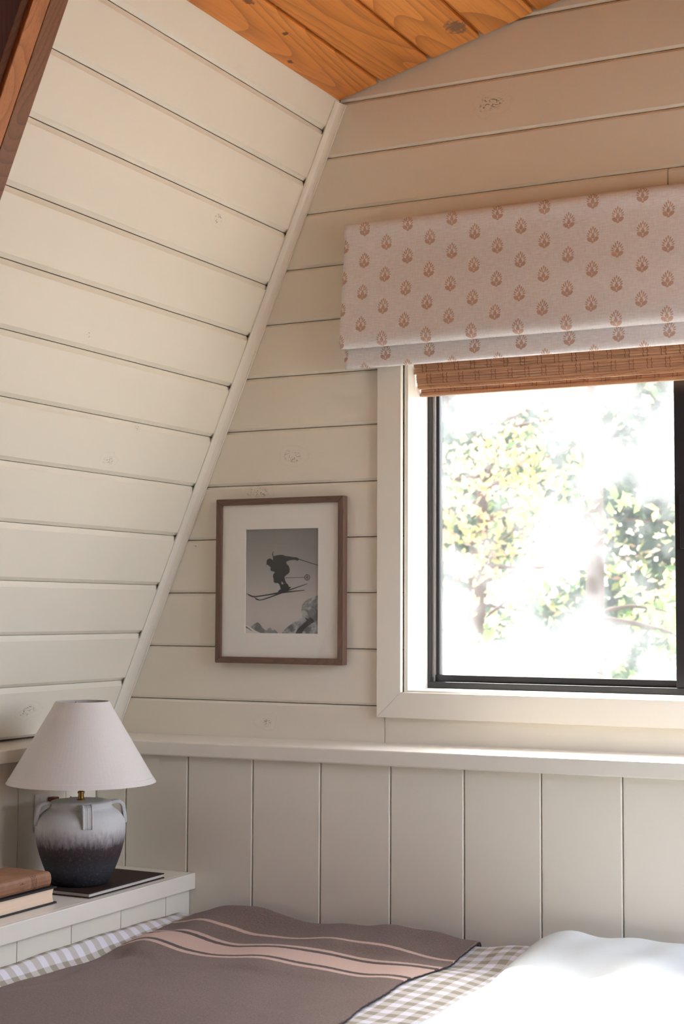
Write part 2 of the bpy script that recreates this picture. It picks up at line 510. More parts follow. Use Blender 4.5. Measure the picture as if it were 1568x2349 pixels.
# wainscot under the window
WY = -0.21
wz = lambda x: 1.185 + (x + 2.96) * 0.0063
b = MB().box((KX - 0.02, WY + 0.021, 0), (1.0, 0.02, 1.13))
wall_low = b.build('wall_back_lower', M['gap']); tag(wall_low, 'cream tongue and groove wainscot of wide vertical boards below the window', 'wall', 'structure')
wg = [KX - 0.018, -2.869, -2.6335, -2.3966, -2.1605, -1.9275, -1.6935, -1.4597, -1.2250, -0.990, -0.755, -0.52, -0.285, -0.05, 0.185, 0.42, 0.66]
for x0, x1 in zip(wg[:-1], wg[1:]):
    x0 += 0.0012; x1 -= 0.0012; c = 0.0035
    prof = [(x0, WY + 0.0205), (x0, WY + c), (x0 + c, WY), (x1 - c, WY), (x1, WY + c), (x1, WY + 0.0205)]
    n = len(prof)
    v = [(x, y, 0.012) for x, y in prof] + [(x, y, wz((x0 + x1) / 2) - 0.043) for x, y in prof]
    f = [(j, (j + 1) % n, (j + 1) % n + n, j + n) for j in range(n)] + [tuple(range(n - 1, -1, -1)), tuple(range(n, 2 * n))]
    MB().raw(v, f).build('board', M['paint_z'], wall_low)
LY = -0.232
v = []
for x in (-3.14, 0.98):
    z = wz(x); v += [(x, LY, z - 0.046), (x, LY, z), (x, -0.001, z + 0.002), (x, -0.001, z - 0.04)]
b = MB().raw(v, [(0, 1, 2, 3), (7, 6, 5, 4), (0, 4, 5, 1), (1, 5, 6, 2), (2, 6, 7, 3), (3, 7, 4, 0)])
o = b.build('trim_3', M['trim'], bevel=0.005); tag(o, 'long cream ledge capping the wainscot below the window', 'ledge', 'structure')

# floor, right side and rear of the room (behind the camera), with an opening added for light
b = MB().box((-3.6, YB - .2, -0.12), (1.4, 0.22, 0.0)); o = b.build('floor', M['floor']); tag(o, 'wooden floor under the bed', 'floor', 'structure')
mx = lambda p: (2 * XR - p[0], p[1], p[2])
b = MB()
DY0, DY1, DU0, DU1 = -1.55, -0.10, 0.05, 1.55          # unseen opening added in the right slope to light the room
for (ya, yb, ua, ub) in ((YB, DY0, -0.10, 2.30), (DY1, 0.2, -0.10, 2.30), (DY0, DY1, -0.10, DU0), (DY0, DY1, DU1, 2.30)):
    b.raw([mx(SP(u, n, y)) for y in (ya, yb) for (u, n) in ((ua, 0), (ub, 0), (ub, -0.10), (ua, -0.10))],
          [(0, 1, 2, 3), (4, 7, 6, 5), (0, 4, 5, 1), (1, 5, 6, 2), (2, 6, 7, 3), (3, 7, 4, 0)])
b.box((2 * XR - KX, YB, 0), (1.25, 0.2, 1.185))
o = b.build('wall_right', M['paint_y']); tag(o, 'sloping cream wall on the right, outside the picture', 'wall', 'structure')
b = MB().box((-3.6, YB - .15, 0), (1.4, YB, 3.9))
o = b.build('wall_front', M['timber']); tag(o, 'timber clad wall behind the viewpoint', 'wall', 'structure')

# ------------------------------------------------------------------ the window
win = empty('window_1', (-1.157, 0, 1.35), 'black framed sliding window with cream casing looking onto trees', 'window', 'structure')
def wpart(name, b, mat, bevel=0.0, smooth=False):
    o = b.build(name, mat, None, smooth=smooth, bevel=bevel); o.parent = win; o.matrix_parent_inverse = Matrix.Translation(-Vector(win.location)); return o
CXL, CIL, CZB, CIB = -2.065, -1.983, 1.272, 1.3512
CXR, CIR, CZT, CIT = 2 * XR - CXL, 2 * XR - CIL, 2.63, 2.55
def casing(name, quad):
    v = [(x, -0.019, z) for x, z in quad] + [(x, -0.0005, z) for x, z in quad]
    wpart(name, MB().raw(v, [(0, 1, 2, 3), (7, 6, 5, 4), (0, 4, 5, 1), (1, 5, 6, 2), (2, 6, 7, 3), (3, 7, 4, 0)]), M['trim'], 0.0012)
g = 0.0003
casing('side_casing', [(CXL, CZB + g), (CIL, CIB + g), (CIL, CIT), (CXL, CZT)])
casing('bottom_casing', [(CXL + g, CZB), (CXR - g, CZB), (CIR - g, CIB), (CIL + g, CIB)])
casing('side_casing', [(CIR, CIB + g), (CXR, CZB + g), (CXR, CZT), (CIR, CIT)])
casing('top_casing', [(CIL, CIT + g), (CIR, CIT + g), (CXR, CZT + g), (CXL, CZT + g)])
JX0, JX1, JZ0, JZ1, FY = -1.967, 2 * XR + 1.967, 1.3575, 2.54, 0.152
wpart('jamb', MB().box((WX0 + .0005, 0.0005, WZ0), (JX0, 0.2195, JZ1)), M['trim'])
wpart('jamb', MB().box((JX1, 0.0005, WZ0), (WX1 - .0005, 0.2195, JZ1)), M['trim'])
wpart('sill', MB().box((JX0, 0.0005, WZ0 + .0005), (JX1, 0.2195, JZ0)), M['trim'], 0.0015)
wpart('head', MB().box((WX0 + .0005, 0.0005, JZ1), (WX1 - .0005, 0.2195, WZ1 - .0005)), M['trim'])
# aluminium outer frame, four members with a step
def fbar(name, a, c, mat='black', bevel=0.0012): wpart(name, MB().box(a, c), M[mat], bevel)
F0, F1, FZ0, FZ1 = JX0 + .0005, JX1 - .0005, JZ0 + .0005, JZ1 - .0005
MU0, MU1 = -1.168, -1.118
fbar('frame_bottom', (F0, FY, FZ0), (F1, 0.218, FZ0 + 0.020))
fbar('frame_top', (F0, FY, FZ1 - 0.02), (F1, 0.218, FZ1))
fbar('frame_side', (F0, FY, FZ0 + .0202), (F0 + 0.012, 0.218, FZ1 - 0.02))
fbar('frame_side', (F1 - 0.012, FY, FZ0 + .0202), (F1, 0.218, FZ1 - 0.02))
fbar('track', (F0 + .0122, FY + 0.008, FZ0 + .0202), (F0 + 0.018, FY + .022, FZ1 - 0.021), 'gasket', 0.0)
fbar('sash_bottom', (F0 + .0135, FY + 0.024, FZ0 + .0202), (MU0, FY + .05, FZ0 + 0.0415))
fbar('sash_side', (F0 + .0185, FY + 0.024, FZ0 + .0417), (F0 + 0.031, FY + .05, FZ1 - 0.021))
fbar('sash_top', (F0 + .0135, FY + 0.024, FZ1 - .045), (MU0, FY + .05, FZ1 - 0.0203))
fbar('meeting_stile', (MU0 + .0003, FY + 0.006, FZ0 + .0204), (MU1, FY + .052, FZ1 - 0.0204))
fbar('stile_latch', (MU0 + 0.018, FY - 0.006, 1.79), (MU0 + 0.036, FY + .0058, 1.95))
fbar('sash_bottom', (MU1 + .0003, FY + 0.01, FZ0 + .0202), (F1 - .0135, FY + .036, FZ0 + 0.0415))
fbar('sash_side', (F1 - 0.03, FY + 0.01, FZ0 + .0417), (F1 - .0135, FY + .036, FZ1 - 0.021))
fbar('corner_block', (F0 + .0122, FY + 0.001, FZ0 + .0203), (F0 + 0.0182, FY + .0075, FZ0 + 0.036))

# glass: blurred sky glare and dirt put in as white haze
t = NT('glare_haze_window_glass')
t.t.nodes.remove(t.b)
p = t.pos()
n1 = t.noise(t.vmath('ADD', p, (3.1, 0.0, 0.4)), 4.0, 3, 0.45)
n2 = t.noise(p, 11.0, 3, 0.5)
zz = t.n('ShaderNodeSeparateXYZ'); t.l(p, zz.inputs[0])
hz = t.math('ADD', t.math('MULTIPLY', t.sstep(n1, 0.38, 0.72), 0.20), t.math('MULTIPLY', t.sstep(n2, 0.42, 0.75), 0.07))
hz = t.math('ADD', hz, 0.03)
tr = t.n('ShaderNodeBsdfTransparent'); tr.inputs[0].default_value = (0.52, 0.53, 0.53, 1)  # grey tint added to dim the view outside
tl = t.n('ShaderNodeBsdfTranslucent'); tl.inputs[0].default_value = (0.6, 0.62, 0.64, 1)
gl = t.n('ShaderNodeBsdfGlossy'); gl.inputs['Roughness'].default_value = 0.02
mx1 = t.n('ShaderNodeMixShader'); t.l(hz, mx1.inputs[0]); t.l(tr.outputs[0], mx1.inputs[1]); t.l(tl.outputs[0], mx1.inputs[2])
mx2 = t.n('ShaderNodeMixShader'); mx2.inputs[0].default_value = 0.03; t.l(mx1.outputs[0], mx2.inputs[1]); t.l(gl.outputs[0], mx2.inputs[2])
t.l(mx2.outputs[0], t.out.inputs[0])
M['glass'] = t.m
def pane(name, x0, x1, y, z0, z1):
    wpart(name, MB().raw([(x0, y, z0), (x1, y, z0), (x1, y, z1), (x0, y, z1)], [(0, 1, 2, 3)]), M['glass'])
pane('pane', F0 + .028, MU0 + .004, FY + .037, FZ0 + .04, FZ1 - .03)
pane('pane', MU1 - .004, F1 - .028, FY + .023, FZ0 + .04, FZ1 - .03)

# ------------------------------------------------------------------ roman shade with a printed leaf motif
t = NT('printed_linen')
uv = t.uv()
sp = t.n('ShaderNodeSeparateXYZ'); t.l(uv, sp.inputs[0])
CW, CHT = 0.0745, 0.1040
cx = t.math('DIVIDE', sp.outputs[0], CW)
ci = t.math('FLOOR', t.math('ADD', cx, 0.5))
lx = t.math('MULTIPLY', t.math('SUBTRACT', cx, ci), CW)
odd = t.math('MODULO', t.math('ABSOLUTE', ci), 2.0)
cy = t.math('ADD', t.math('DIVIDE', sp.outputs[1], CHT), t.math('MULTIPLY', odd, 0.5))
ly = t.math('MULTIPLY', t.math('SUBTRACT', cy, t.math('FLOOR', t.math('ADD', cy, 0.5))), CHT)
pm = t.n('ShaderNodeCombineXYZ')
t.l(t.math('MULTIPLY', t.math('ABSOLUTE', lx), 1000.0), pm.inputs[0]); t.l(t.math('MULTIPLY', ly, 1000.0), pm.inputs[1])
pm = pm.outputs[0]
dmin = None
for (ex, ey, A, B, rot) in [(0, -22.3, 4.2, 3.0, 0), (9.2, -13.6, 9.6, 6.0, 40), (0, -5.0, 5.6, 6.4, 0), (0, 0.0, 3.0, 6.4, 0), (0, 21.0, 2.3, 5.2, 0),
                            (5.6, 16.0, 2.2, 5.8, -16), (10.4, 10.4, 2.2, 5.8, -30), (13.8, 4.2, 2.0, 5.2, -50), (14.8, -2.0, 1.8, 4.4, -72), (4.4, 8.8, 1.6, 4.2, -14)]:
    c, s = math.cos(math.radians(rot)), math.sin(math.radians(rot))
    q = t.vmath('SUBTRACT', pm, (ex, ey, 0))
    a = t.vmath('DOT_PRODUCT', q, (c / A, s / A, 0), 1); b_ = t.vmath('DOT_PRODUCT', q, (-s / B, c / B, 0), 1)
    d2 = t.math('ADD', t.math('MULTIPLY', a, a), t.math('MULTIPLY', b_, b_))
    dmin = d2 if dmin is None else t.math('MINIMUM', dmin, d2)
motif = t.math('SUBTRACT', 1.0, t.sstep(dmin, 0.82, 1.18))
wv = t.noise(t.vmath('MULTIPLY', uv, (34, 420, 1)), 1.0, 2, 0.6); wh = t.noise(t.vmath('MULTIPLY', uv, (420, 34, 1)), 1.0, 2, 0.6)
weave = t.math('ADD', t.math('MULTIPLY', wv, 0.6), t.math('MULTIPLY', wh, 0.4))
base = t.mix(t.sstep(weave, 0.35, 0.68), lin(238, 232, 232), lin(254, 252, 254))
prt = t.mix(t.sstep(weave, 0.35, 0.68), lin(204, 168, 152), lin(220, 186, 168))
colr = t.mix(t.math('MULTIPLY', motif, 0.93), base, prt)
t.bump(weave, 0.35, 0.0012)
t.set(color=colr, rough=0.85, spec=0.15)
tl = t.n('ShaderNodeBsdfTranslucent'); t.l(colr, tl.inputs[0])
mxs = t.n('ShaderNodeMixShader'); mxs.inputs[0].default_value = 0.2
t.l(t.b.outputs[0], mxs.inputs[1]); t.l(tl.outputs[0], mxs.inputs[2]); t.l(mxs.outputs[0], t.out.inputs[0])
M['linen'] = t.m

RXL, RXR = -2.160, 2 * XR + 2.160
rs = empty('roman_shade', (-1.157, -0.04, 2.36), 'white linen roman shade printed with small tan leaf motifs above the window', 'blind')
def rpart(name, o):
    o.parent = rs; o.matrix_parent_inverse = Matrix.Translation(-Vector(rs.location)); return o
def cloth_strip(name, prof, voff, xa, xb, thick, nx=120, wav=0.0, seed=0):
    """prof: list of (y,z) top to bottom; swept along x with a faint sag"""
    L = [0.0]
    for (a, b2) in zip(prof[:-1], prof[1:]): L.append(L[-1] + math.hypot(b2[0] - a[0], b2[1] - a[1]))
    v, uvv, f = [], [], []
    npf = len(prof)
    for i in range(nx + 1):
        x = xa + (xb - xa) * i / nx
        for j, (y, z) in enumerate(prof):
            fr = L[j] / L[-1]
            dy = wav * (math.sin(x * 5.1 + seed + z * 13) * 0.5 + math.sin(x * 2.3 + seed * 2 - z * 7) + 0.6 * math.sin(x * 9.7 + z * 21 + seed)) * math.sin(math.pi * min(fr, 1.0))
            v.append((x, y + dy, z)); uvv.append((x - (-2.0872), voff - L[j]))
    for i in range(nx):
        for j in range(npf - 1):
            f.append((i * npf + j, i * npf + j + 1, (i + 1) * npf + j + 1, (i + 1) * npf + j))
    o = add_mesh(name, v, f, M['linen'], None, True, None, uvv)
    md = o.modifiers.new('thickness', 'SOLIDIFY'); md.thickness = thick; md.offset = 0
    return rpart(name, o)
# main fall: over the head rail, flat front, rolled bottom fold turning back
prof = [(-0.004, 2.826), (-0.03, 2.829), (-0.058, 2.827), (-0.066, 2.820), (-0.067, 2.805), (-0.066, 2.785), (-0.063, 2.770), (-0.064, 2.755)]
for i in range(1, 20): prof.append((-0.064 - 0.030 * (i / 20) ** 1.3, 2.755 - 0.285 * i / 20))
prof += [(-0.095, 2.462), (-0.0965, 2.452), (-0.096, 2.441), (-0.093, 2.432), (-0.088, 2.4265), (-0.080, 2.424), (-0.072, 2.427), (-0.066, 2.436), (-0.060, 2.455), (-0.052, 2.50)]
L = 0.0
for a, b2 in zip(prof[:-1], prof[1:]):
    L += math.hypot(b2[0] - a[0], b2[1] - a[1])
    if abs(b2[1] - 2.7035) < 0.01: break
cloth_strip('main_fall', prof, L - (2.7035 - b2[1]), RXL, RXR, 0.0022, 160, 0.0016, 1.0)
prof = [(-0.050, 2.52), (-0.055, 2.48), (-0.060, 2.45), (-0.064, 2.42), (-0.067, 2.40), (-0.0685, 2.385), (-0.068, 2.375), (-0.065, 2.367), (-0.059, 2.3635), (-0.052, 2.366), (-0.048, 2.375), (-0.047, 2.40)]
cloth_strip('hem_fold', prof, 0.052 + 0.115, RXL + 0.004, RXR - 0.004, 0.0022, 160, 0.0012, 3.0)
rpart('head_rail', MB().box((RXL + .006, -0.062, 2.79), (RXR - .006, -0.0005, 2.822)).build('head_rail', M['gap']))

# ------------------------------------------------------------------ bamboo blind inside the window
M['bamboo'] = mat_wood('bamboo_slats', lin(206, 160, 124), lin(184, 134, 100), lin(130, 86, 60), 'X', 0.5, 2.0, False)
M['twine'] = mat_plain('brown_twine', lin(138, 84, 58), 0.9)
bl = empty('bamboo_blind', (-1.157, 0.06, 2.27), 'brown woven bamboo roll blind below the roman shade', 'blind')
BX0, BX1 = -1.963, 2 * XR + 1.963
def bpart(o):
    o.parent = bl; o.matrix_parent_inverse = Matrix.Translation(-Vector(bl.location)); return o
tiers = [  # (y, z) of slat centres, top to bottom: three overlapping folds
    [(0.020 + 0.001 * k, 2.500 - 0.0078 * k) for k in range(20)],
    [(0.054 + 0.0012 * k, 2.374 - 0.0078 * k) for k in range(8)],
    [(0.068, 2.3125), (0.074, 2.3080), (0.088, 2.3135)],
    [(0.090, 2.3105), (0.094, 2.3030), (0.097, 2.2960), (0.0985, 2.2895)],
]
for ti, tier in enumerate(tiers):
    for k, (y, z) in enumerate(tier):
        hh = 0.0036; w = 0.0022
        if ti == 3 and k == 3: hh, w = 0.0052, 0.0075
        pr = [(-w, -hh), (-w * 1.2, 0), (-w, hh), (w, hh), (w, -hh)]
        dx = random.uniform(-0.0015, 0.0015)
        o = MB().sweep(pr, [(BX0 + dx, y, z), (BX1 + dx, y, z)], [(Vector((0, 1, 0)), Vector((0, 0, 1)))] * 2).build('slat', M['bamboo'])
        bpart(o)
    b = MB()
    x = BX0 + 0.03 + 0.006 * ti
    while x < BX1:
        for dxx in (0.0, 0.013):
            pts = [(x + dxx + (0.0012 if k % 2 else -0.0012), y - 0.0032 if not (ti == 3 and k == 3) else y - 0.0088, z) for k, (y, z) in enumerate(tier)]
            b.tube(pts, 0.0009, 5)
        x += 0.0545
    bpart(b.build('twine', M['twine'], smooth=True))['kind'] = 'stuff'

# ------------------------------------------------------------------ framed picture of a skier
pic = empty('framed_picture', (-2.41, -0.001, 1.43), 'brown framed black and white photograph of a leaping skier', 'picture')
M['frame'] = mat_wood('brown_picture_frame', lin(124, 94, 78), lin(108, 80, 66), lin(78, 54, 44), 'Z', 0.4, 3.0, False)
M['frame_x'] = mat_wood('brown_picture_frame_rails', lin(124, 94, 78), lin(108, 80, 66), lin(78, 54, 44), 'X', 0.4, 3.0, False)
M['mat'] = mat_plain('white_mat_board', lin(232, 228, 220), 0.9, noise=0.04)
def ppart(o):
    o.parent = pic; o.matrix_parent_inverse = Matrix.Translation(-Vector(pic.location)); return o
PX0, PX1, PZ0, PZ1 = -2.6475, -2.1762, 1.4305, 1.9668
fy0, fy1, bw = -0.032, -0.002, 0.0205
def mitre(quad, mat, name='frame_rail'):
    v = [(x, fy0, z) for x, z in quad] + [(x, fy1, z) for x, z in quad]
    ppart(MB().raw(v, [(0, 1, 2, 3), (7, 6, 5, 4), (0, 4, 5, 1), (1, 5, 6, 2), (2, 6, 7, 3), (3, 7, 4, 0)]).build(name, mat, bevel=0.002))
mitre([(PX0, PZ0), (PX0 + bw, PZ0 + bw), (PX0 + bw, PZ1 - bw), (PX0, PZ1)], M['frame'], 'frame_side')
mitre([(PX1 - bw, PZ0 + bw), (PX1, PZ0), (PX1, PZ1), (PX1 - bw, PZ1 - bw)], M['frame'], 'frame_side')
mitre([(PX0, PZ0), (PX1, PZ0), (PX1 - bw, PZ0 + bw), (PX0 + bw, PZ0 + bw)], M['frame_x'])
mitre([(PX0 + bw, PZ1 - bw), (PX1 - bw, PZ1 - bw), (PX1, PZ1), (PX0, PZ1)], M['frame_x'])
QX0, QX1, QZ0, QZ1 = -2.5395, -2.2715, 1.5285, 1.8660
iy = -0.0215
b = MB()
ix0, ix1, iz0, iz1 = PX0 + bw - .003, PX1 - bw + .003, PZ0 + bw - .003, PZ1 - bw + .003
b.box((ix0, iy, iz0), (QX0, iy + .003, iz1)).box((QX1, iy, iz0), (ix1, iy + .003, iz1)).box((QX0, iy, iz0), (QX1, iy + .003, QZ0)).box((QX0, iy, QZ1), (QX1, iy + .003, iz1))
ppart(b.build('mat_board', M['mat']))
ppart(MB().box((ix0, -0.006, iz0), (ix1, -0.003, iz1)).build('backing', M['gap']))
# the print
py_ = iy + 0.0032
t = NT('print_sky'); o_ = t.pos(); sx = t.n('ShaderNodeSeparateXYZ'); t.l(o_, sx.inputs[0])
gz = t.sstep(sx.outputs[2], 1.56, 1.88); gx = t.sstep(sx.outputs[0], -2.40, -2.27)
c = t.mix(gz, lin(196, 190, 186), lin(134, 132, 130)); c = t.mix(t.math('MULTIPLY', t.math('MULTIPLY', gx, gz), 0.35), c, lin(92, 92, 92))
c = t.mix(t.math('MULTIPLY', t.noise(o_, 420, 3), 0.14), c, lin(80, 80, 80))
t.set(color=c, rough=0.7)
M['print_sky'] = t.m
pr_o = ppart(MB().raw([(QX0 - .002, py_, QZ0 - .002), (QX1 + .002, py_, QZ0 - .002), (QX1 + .002, py_, QZ1 + .002), (QX0 - .002, py_, QZ1 + .002)], [(0, 1, 2, 3)]).build('photo_print', M['print_sky']))
def ink(name, r, g, b2, streak=0.0):
    t = NT(name); p = t.pos()
    c = lin(r, g, b2)
    if streak: c = t.mix(t.math('MULTIPLY', t.sstep(t.noise(p, 34, 3, 0.6, 0.8), 0.35, 0.7), streak), c, lin(min(255, r * 2.2 + 40), min(255, g * 2.2 + 40), min(255, b2 * 2.2 + 40)))
    return t.set(color=c, rough=0.7)
M['ink'] = ink('print_black', 34, 33, 33)
M['ink_rock'] = ink('print_rock', 96, 98, 98, 0.35)
M['ink_rock_dark'] = ink('print_dark_rock', 40, 40, 41, 0.2)
M['ink_far'] = ink('print_far_peaks', 108, 110, 110, 0.15)
M['ink_snow'] = ink('print_snow', 212, 208, 202)
# zoomed print pixels: x 180..1480, y 105..1980 (1568 x 2038 view)
def Q(px, py): return (QX0 + (px - 175) / (1480 - 175) * (QX1 - QX0), QZ1 - (py - 108) / (1980 - 108) * (QZ1 - QZ0))
def printed(name, pts, mat, lift):
    v = [(Q(*p)[0], py_ - lift, Q(*p)[1]) for p in pts]
    import bmesh
    me = bpy.data.meshes.new(name); bm = bmesh.new()
    vs_ = [bm.verts.new(x) for x in v]; fc = bm.faces.new(vs_); bm.normal_update()
    if fc.normal.y > 0: fc.normal_flip()
    bmesh.ops.triangulate(bm, faces=[fc]); bm.to_mesh(me); bm.free(); me.materials.append(mat)
    o = bpy.data.objects.new(name, me); COL.objects.link(o); o.parent = pr_o
    o.matrix_parent_inverse = (pr_o.matrix_parent_inverse.copy() if False else Matrix.Identity(4))
    return o
printed('far_peaks', [(270, 1865), (330, 1820), (395, 1785), (440, 1815), (480, 1880), (530, 1920), (570, 1925), (590, 1890), (630, 1880), (675, 1935), (700, 1910), (730, 1930), (775, 1978), (270, 1978)], M['ink_far'], 0.0002)
printed('snow_slope', [(178, 1835), (230, 1850), (300, 1900), (370, 1940), (450, 1978), (178, 1978)], M['ink_snow'], 0.0004)
printed('snow_shade', [(180, 1850), (220, 1875), (260, 1905), (310, 1950), (280, 1945), (225, 1905), (182, 1885)], M['ink_far'], 0.0005)
printed('rock', [(835, 1978), (890, 1910), (930, 1870), (1060, 1775), (1150, 1725), (1200, 1690), (1195, 1640), (1180, 1580), (1190, 1490), (1215, 1430), (1270, 1390), (1350, 1345), (1420, 1325), (1478, 1298), (1478, 1978)], M['ink_rock'], 0.0002)
printed('rock_shadow', [(1080, 1978), (1120, 1900), (1220, 1800), (1280, 1750), (1240, 1690), (1300, 1720), (1345, 1690), (1390, 1720), (1415, 1770), (1320, 1830), (1240, 1900), (1190, 1978)], M['ink_rock_dark'], 0.0004)
printed('skier', [(548, 765), (556, 735), (550, 700), (565, 660), (600, 637), (640, 645), (662, 675), (672, 640), (655, 560), (665, 520), (690, 510), (672, 535), (680, 600), (740, 580), (800, 574), (850, 576), (890, 598), (960, 603), (1040, 622), (1085, 620), (1125, 640), (1140, 662), (1110, 685), (1060, 668), (985, 672), (930, 690), (905, 705), (925, 750), (955, 775), (972, 830), (968, 890), (935, 925), (900, 950), (878, 975), (890, 1030), (912, 1080), (862, 1090), (830, 1050), (820, 1070), (835, 1110), (795, 1120), (765, 1080), (720, 1082), (685, 1065), (683, 1010), (670, 960), (680, 915), (705, 895), (690, 875), (630, 858), (622, 825), (630, 795), (590, 765), (570, 745)], M['ink'], 0.0005)
printed('boot', [(795, 1120), (835, 1108), (870, 1092), (912, 1080), (945, 1110), (960, 1150), (1000, 1150), (975, 1185), (940, 1220), (880, 1245), (820, 1255), (762, 1240), (775, 1215), (810, 1190)], M['ink'], 0.0004)
printed('ski', [(185, 1262), (230, 1278), (300, 1308), (350, 1314), (600, 1278), (760, 1246), (900, 1230), (1240, 1206), (1243, 1216), (1000, 1245), (820, 1268), (600, 1300), (350, 1337), (300, 1335), (240, 1310)], M['ink'], 0.0006)
printed('ski', [(325, 1333), (370, 1352), (430, 1378), (480, 1372), (600, 1330), (760, 1270), (940, 1205), (1000, 1185), (1285, 1092), (1290, 1100), (1010, 1202), (820, 1272), (620, 1345), (500, 1384), (430, 1395), (370, 1380)], M['ink'], 0.0007)
printed('ski_pole', [(1125, 648), (1478, 766), (1478, 776), (1122, 662)], M['ink'], 0.0006)
printed('ski_pole', [(888, 984), (1235, 978), (1235, 985), (888, 994)], M['ink'], 0.0006)
b = MB()
def disc_ring(b, cx, cy, r0, r1, n=28):
    v = []
    for i in range(n):
        a = 2 * math.pi * i / n
        for r in (r0, r1):
            X, Z = Q(cx + r * math.cos(a), cy + r * 1.08 * math.sin(a)); v.append((X, py_ - 0.0006, Z))
    b.raw(v, [(2 * i, 2 * i + 1, (2 * i + 3) % (2 * n), (2 * i + 2) % (2 * n)) for i in range(n)])
disc_ring(b, 1284, 983, 40, 50); disc_ring(b, 1284, 983, 0.5, 9)
for k in range(3):
    a = math.radians(25 + 60 * k); dx, dy = math.cos(a), math.sin(a); ex, ey = -dy * 4, dx * 4
    pts = [(1284 - 44 * dx + ex, 983 - 46 * dy + ey), (1284 + 44 * dx + ex, 983 + 46 * dy + ey), (1284 + 44 * dx - ex, 983 + 46 * dy - ey), (1284 - 44 * dx - ex, 983 - 46 * dy - ey)]
    b.raw([(Q(*p_)[0], py_ - 0.0006, Q(*p_)[1]) for p_ in pts], [(0, 1, 2, 3)])
o = b.build('pole_basket', M['ink']); o.parent = pr_o
t = NT('picture_glass'); t.t.nodes.remove(t.b)
tr = t.n('ShaderNodeBsdfTransparent'); gl = t.n('ShaderNodeBsdfGlossy'); gl.inputs['Roughness'].default_value = 0.015
mx1 = t.n('ShaderNodeMixShader'); mx1.inputs[0].default_value = 0.05; t.l(tr.outputs[0], mx1.inputs[1]); t.l(gl.outputs[0], mx1.inputs[2]); t.l(mx1.outputs[0], t.out.inputs[0])
M['pglass'] = t.m
ppart(MB().raw([(ix0, -0.0245, iz0), (ix1, -0.0245, iz0), (ix1, -0.0245, iz1), (ix0, -0.0245, iz1)], [(0, 1, 2, 3)]).build('glass', M['pglass']))

# ------------------------------------------------------------------ built-in shelf at the left of the bed
NZ, NX, NF = 0.780, -2.600, -2.621
ns = empty('bedside_shelf', (-2.8, -1.2, 0), 'cream built-in bedside shelf with a thick top and vertical board front', 'shelf')
def npart(name, b, mat, bevel=0.0, smooth=False):
    o = b.build(name, mat, None, bevel=bevel, smooth=smooth); o.parent = ns; o.matrix_parent_inverse = Matrix.Translation(-Vector(ns.location)); return o
npart('top', MB().box((KX + .001, -2.4, NZ - .048), (NX - 0.0185, WY - .001, NZ)), M['trim'], 0.001)
npart('nosing', MB().box((NX - 0.018, -2.4, NZ - .049), (NX, WY - .001, NZ + .0004)), M['trim'], 0.0025)
npart('body', MB().box((KX + .001, -2.4, 0.001), (NF - 0.021, WY - .001, NZ - .05)), M['gap'])
ny = [WY - .001, -0.3449, -0.5817, -0.8185, -1.0553, -1.292, -1.529, -1.766, -2.0, -2.24, -2.4]
for y1, y0 in zip(ny[:-1], ny[1:]):
    npart('front_board', MB().box((NF - .0205, y0 + .0013, 0.002), (NF, y1 - .0013, NZ - .0505)), M['paint_z'], 0.0018)

# outlet on the knee wall behind the lamp, with a plug
ot = empty('wall_outlet', (KX, -0.50, 0.976), 'white wall outlet plate with a brown plug behind the lamp', 'outlet')
def opart(o): o.parent = ot; o.matrix_parent_inverse = Matrix.Translation(-Vector(ot.location)); return o
opart(MB().box((KX + .0004, -0.535, 0.919), (KX + .006, -0.463, 1.035)).build('plate', M['white_plastic'], bevel=0.002))
for zc in (0.951, 1.003):
    so = opart(MB().box((KX + .0061, -0.516, zc - .018), (KX + .008, -0.482, zc + .018)).build('socket', M['white_plastic'], bevel=0.001))
    MB().box((KX + .0081, -0.509, zc - .004), (KX + .0084, -0.507, zc + .008)).box((KX + .0081, -0.493, zc - .004), (KX + .0084, -0.491, zc + .008)).build('slot', M['slot']).parent = so
    so.children[0].matrix_parent_inverse = (Matrix.Translation(-Vector(ot.location))).copy() if False else Matrix.Identity(4)
opart(MB().box((KX + .0086, -0.478, 1.0), (KX + .034, -0.452, 1.022)).build('plug', M['brown_plastic'], bevel=0.003))
b = MB().tube([(KX + .034, -.465, 1.01), (KX + .05, -.462, 1.0), (KX + .05, -.455, .95), (KX + .035, -.44, .87), (KX + .03, -.42, .80), (KX + .045, -.43, .7845), (KX + .08, -.47, .7835)], 0.003, 8)
opart(b.build('cord', M['brown_plastic'], smooth=True))

# ------------------------------------------------------------------ books
M['leather_dark'] = mat_plain('dark_brown_book_cloth', lin(58, 40, 35), 0.7, spec=0.25, noise=0.3, nscale=120, bump=0.15)
M['leather_black'] = mat_plain('black_book_cloth', lin(36, 33, 35), 0.6, noise=0.2, nscale=160, bump=0.1)
def mat_pages(name, a, c):
    t = NT(name); p = t.obj()
    w = t.noise(t.vmath('MULTIPLY', p, (2, 2, 900)), 1.0, 2)
    t.bump(w, 0.3, 0.0006)
    return t.set(color=t.mix(t.sstep(w, 0.35, 0.65), a, c), rough=0.85)
M['pages'] = mat_pages('cream_pages', lin(226, 198, 172), lin(238, 214, 190))
M['pages_white'] = mat_pages('white_pages', lin(206, 200, 192), lin(226, 222, 214))

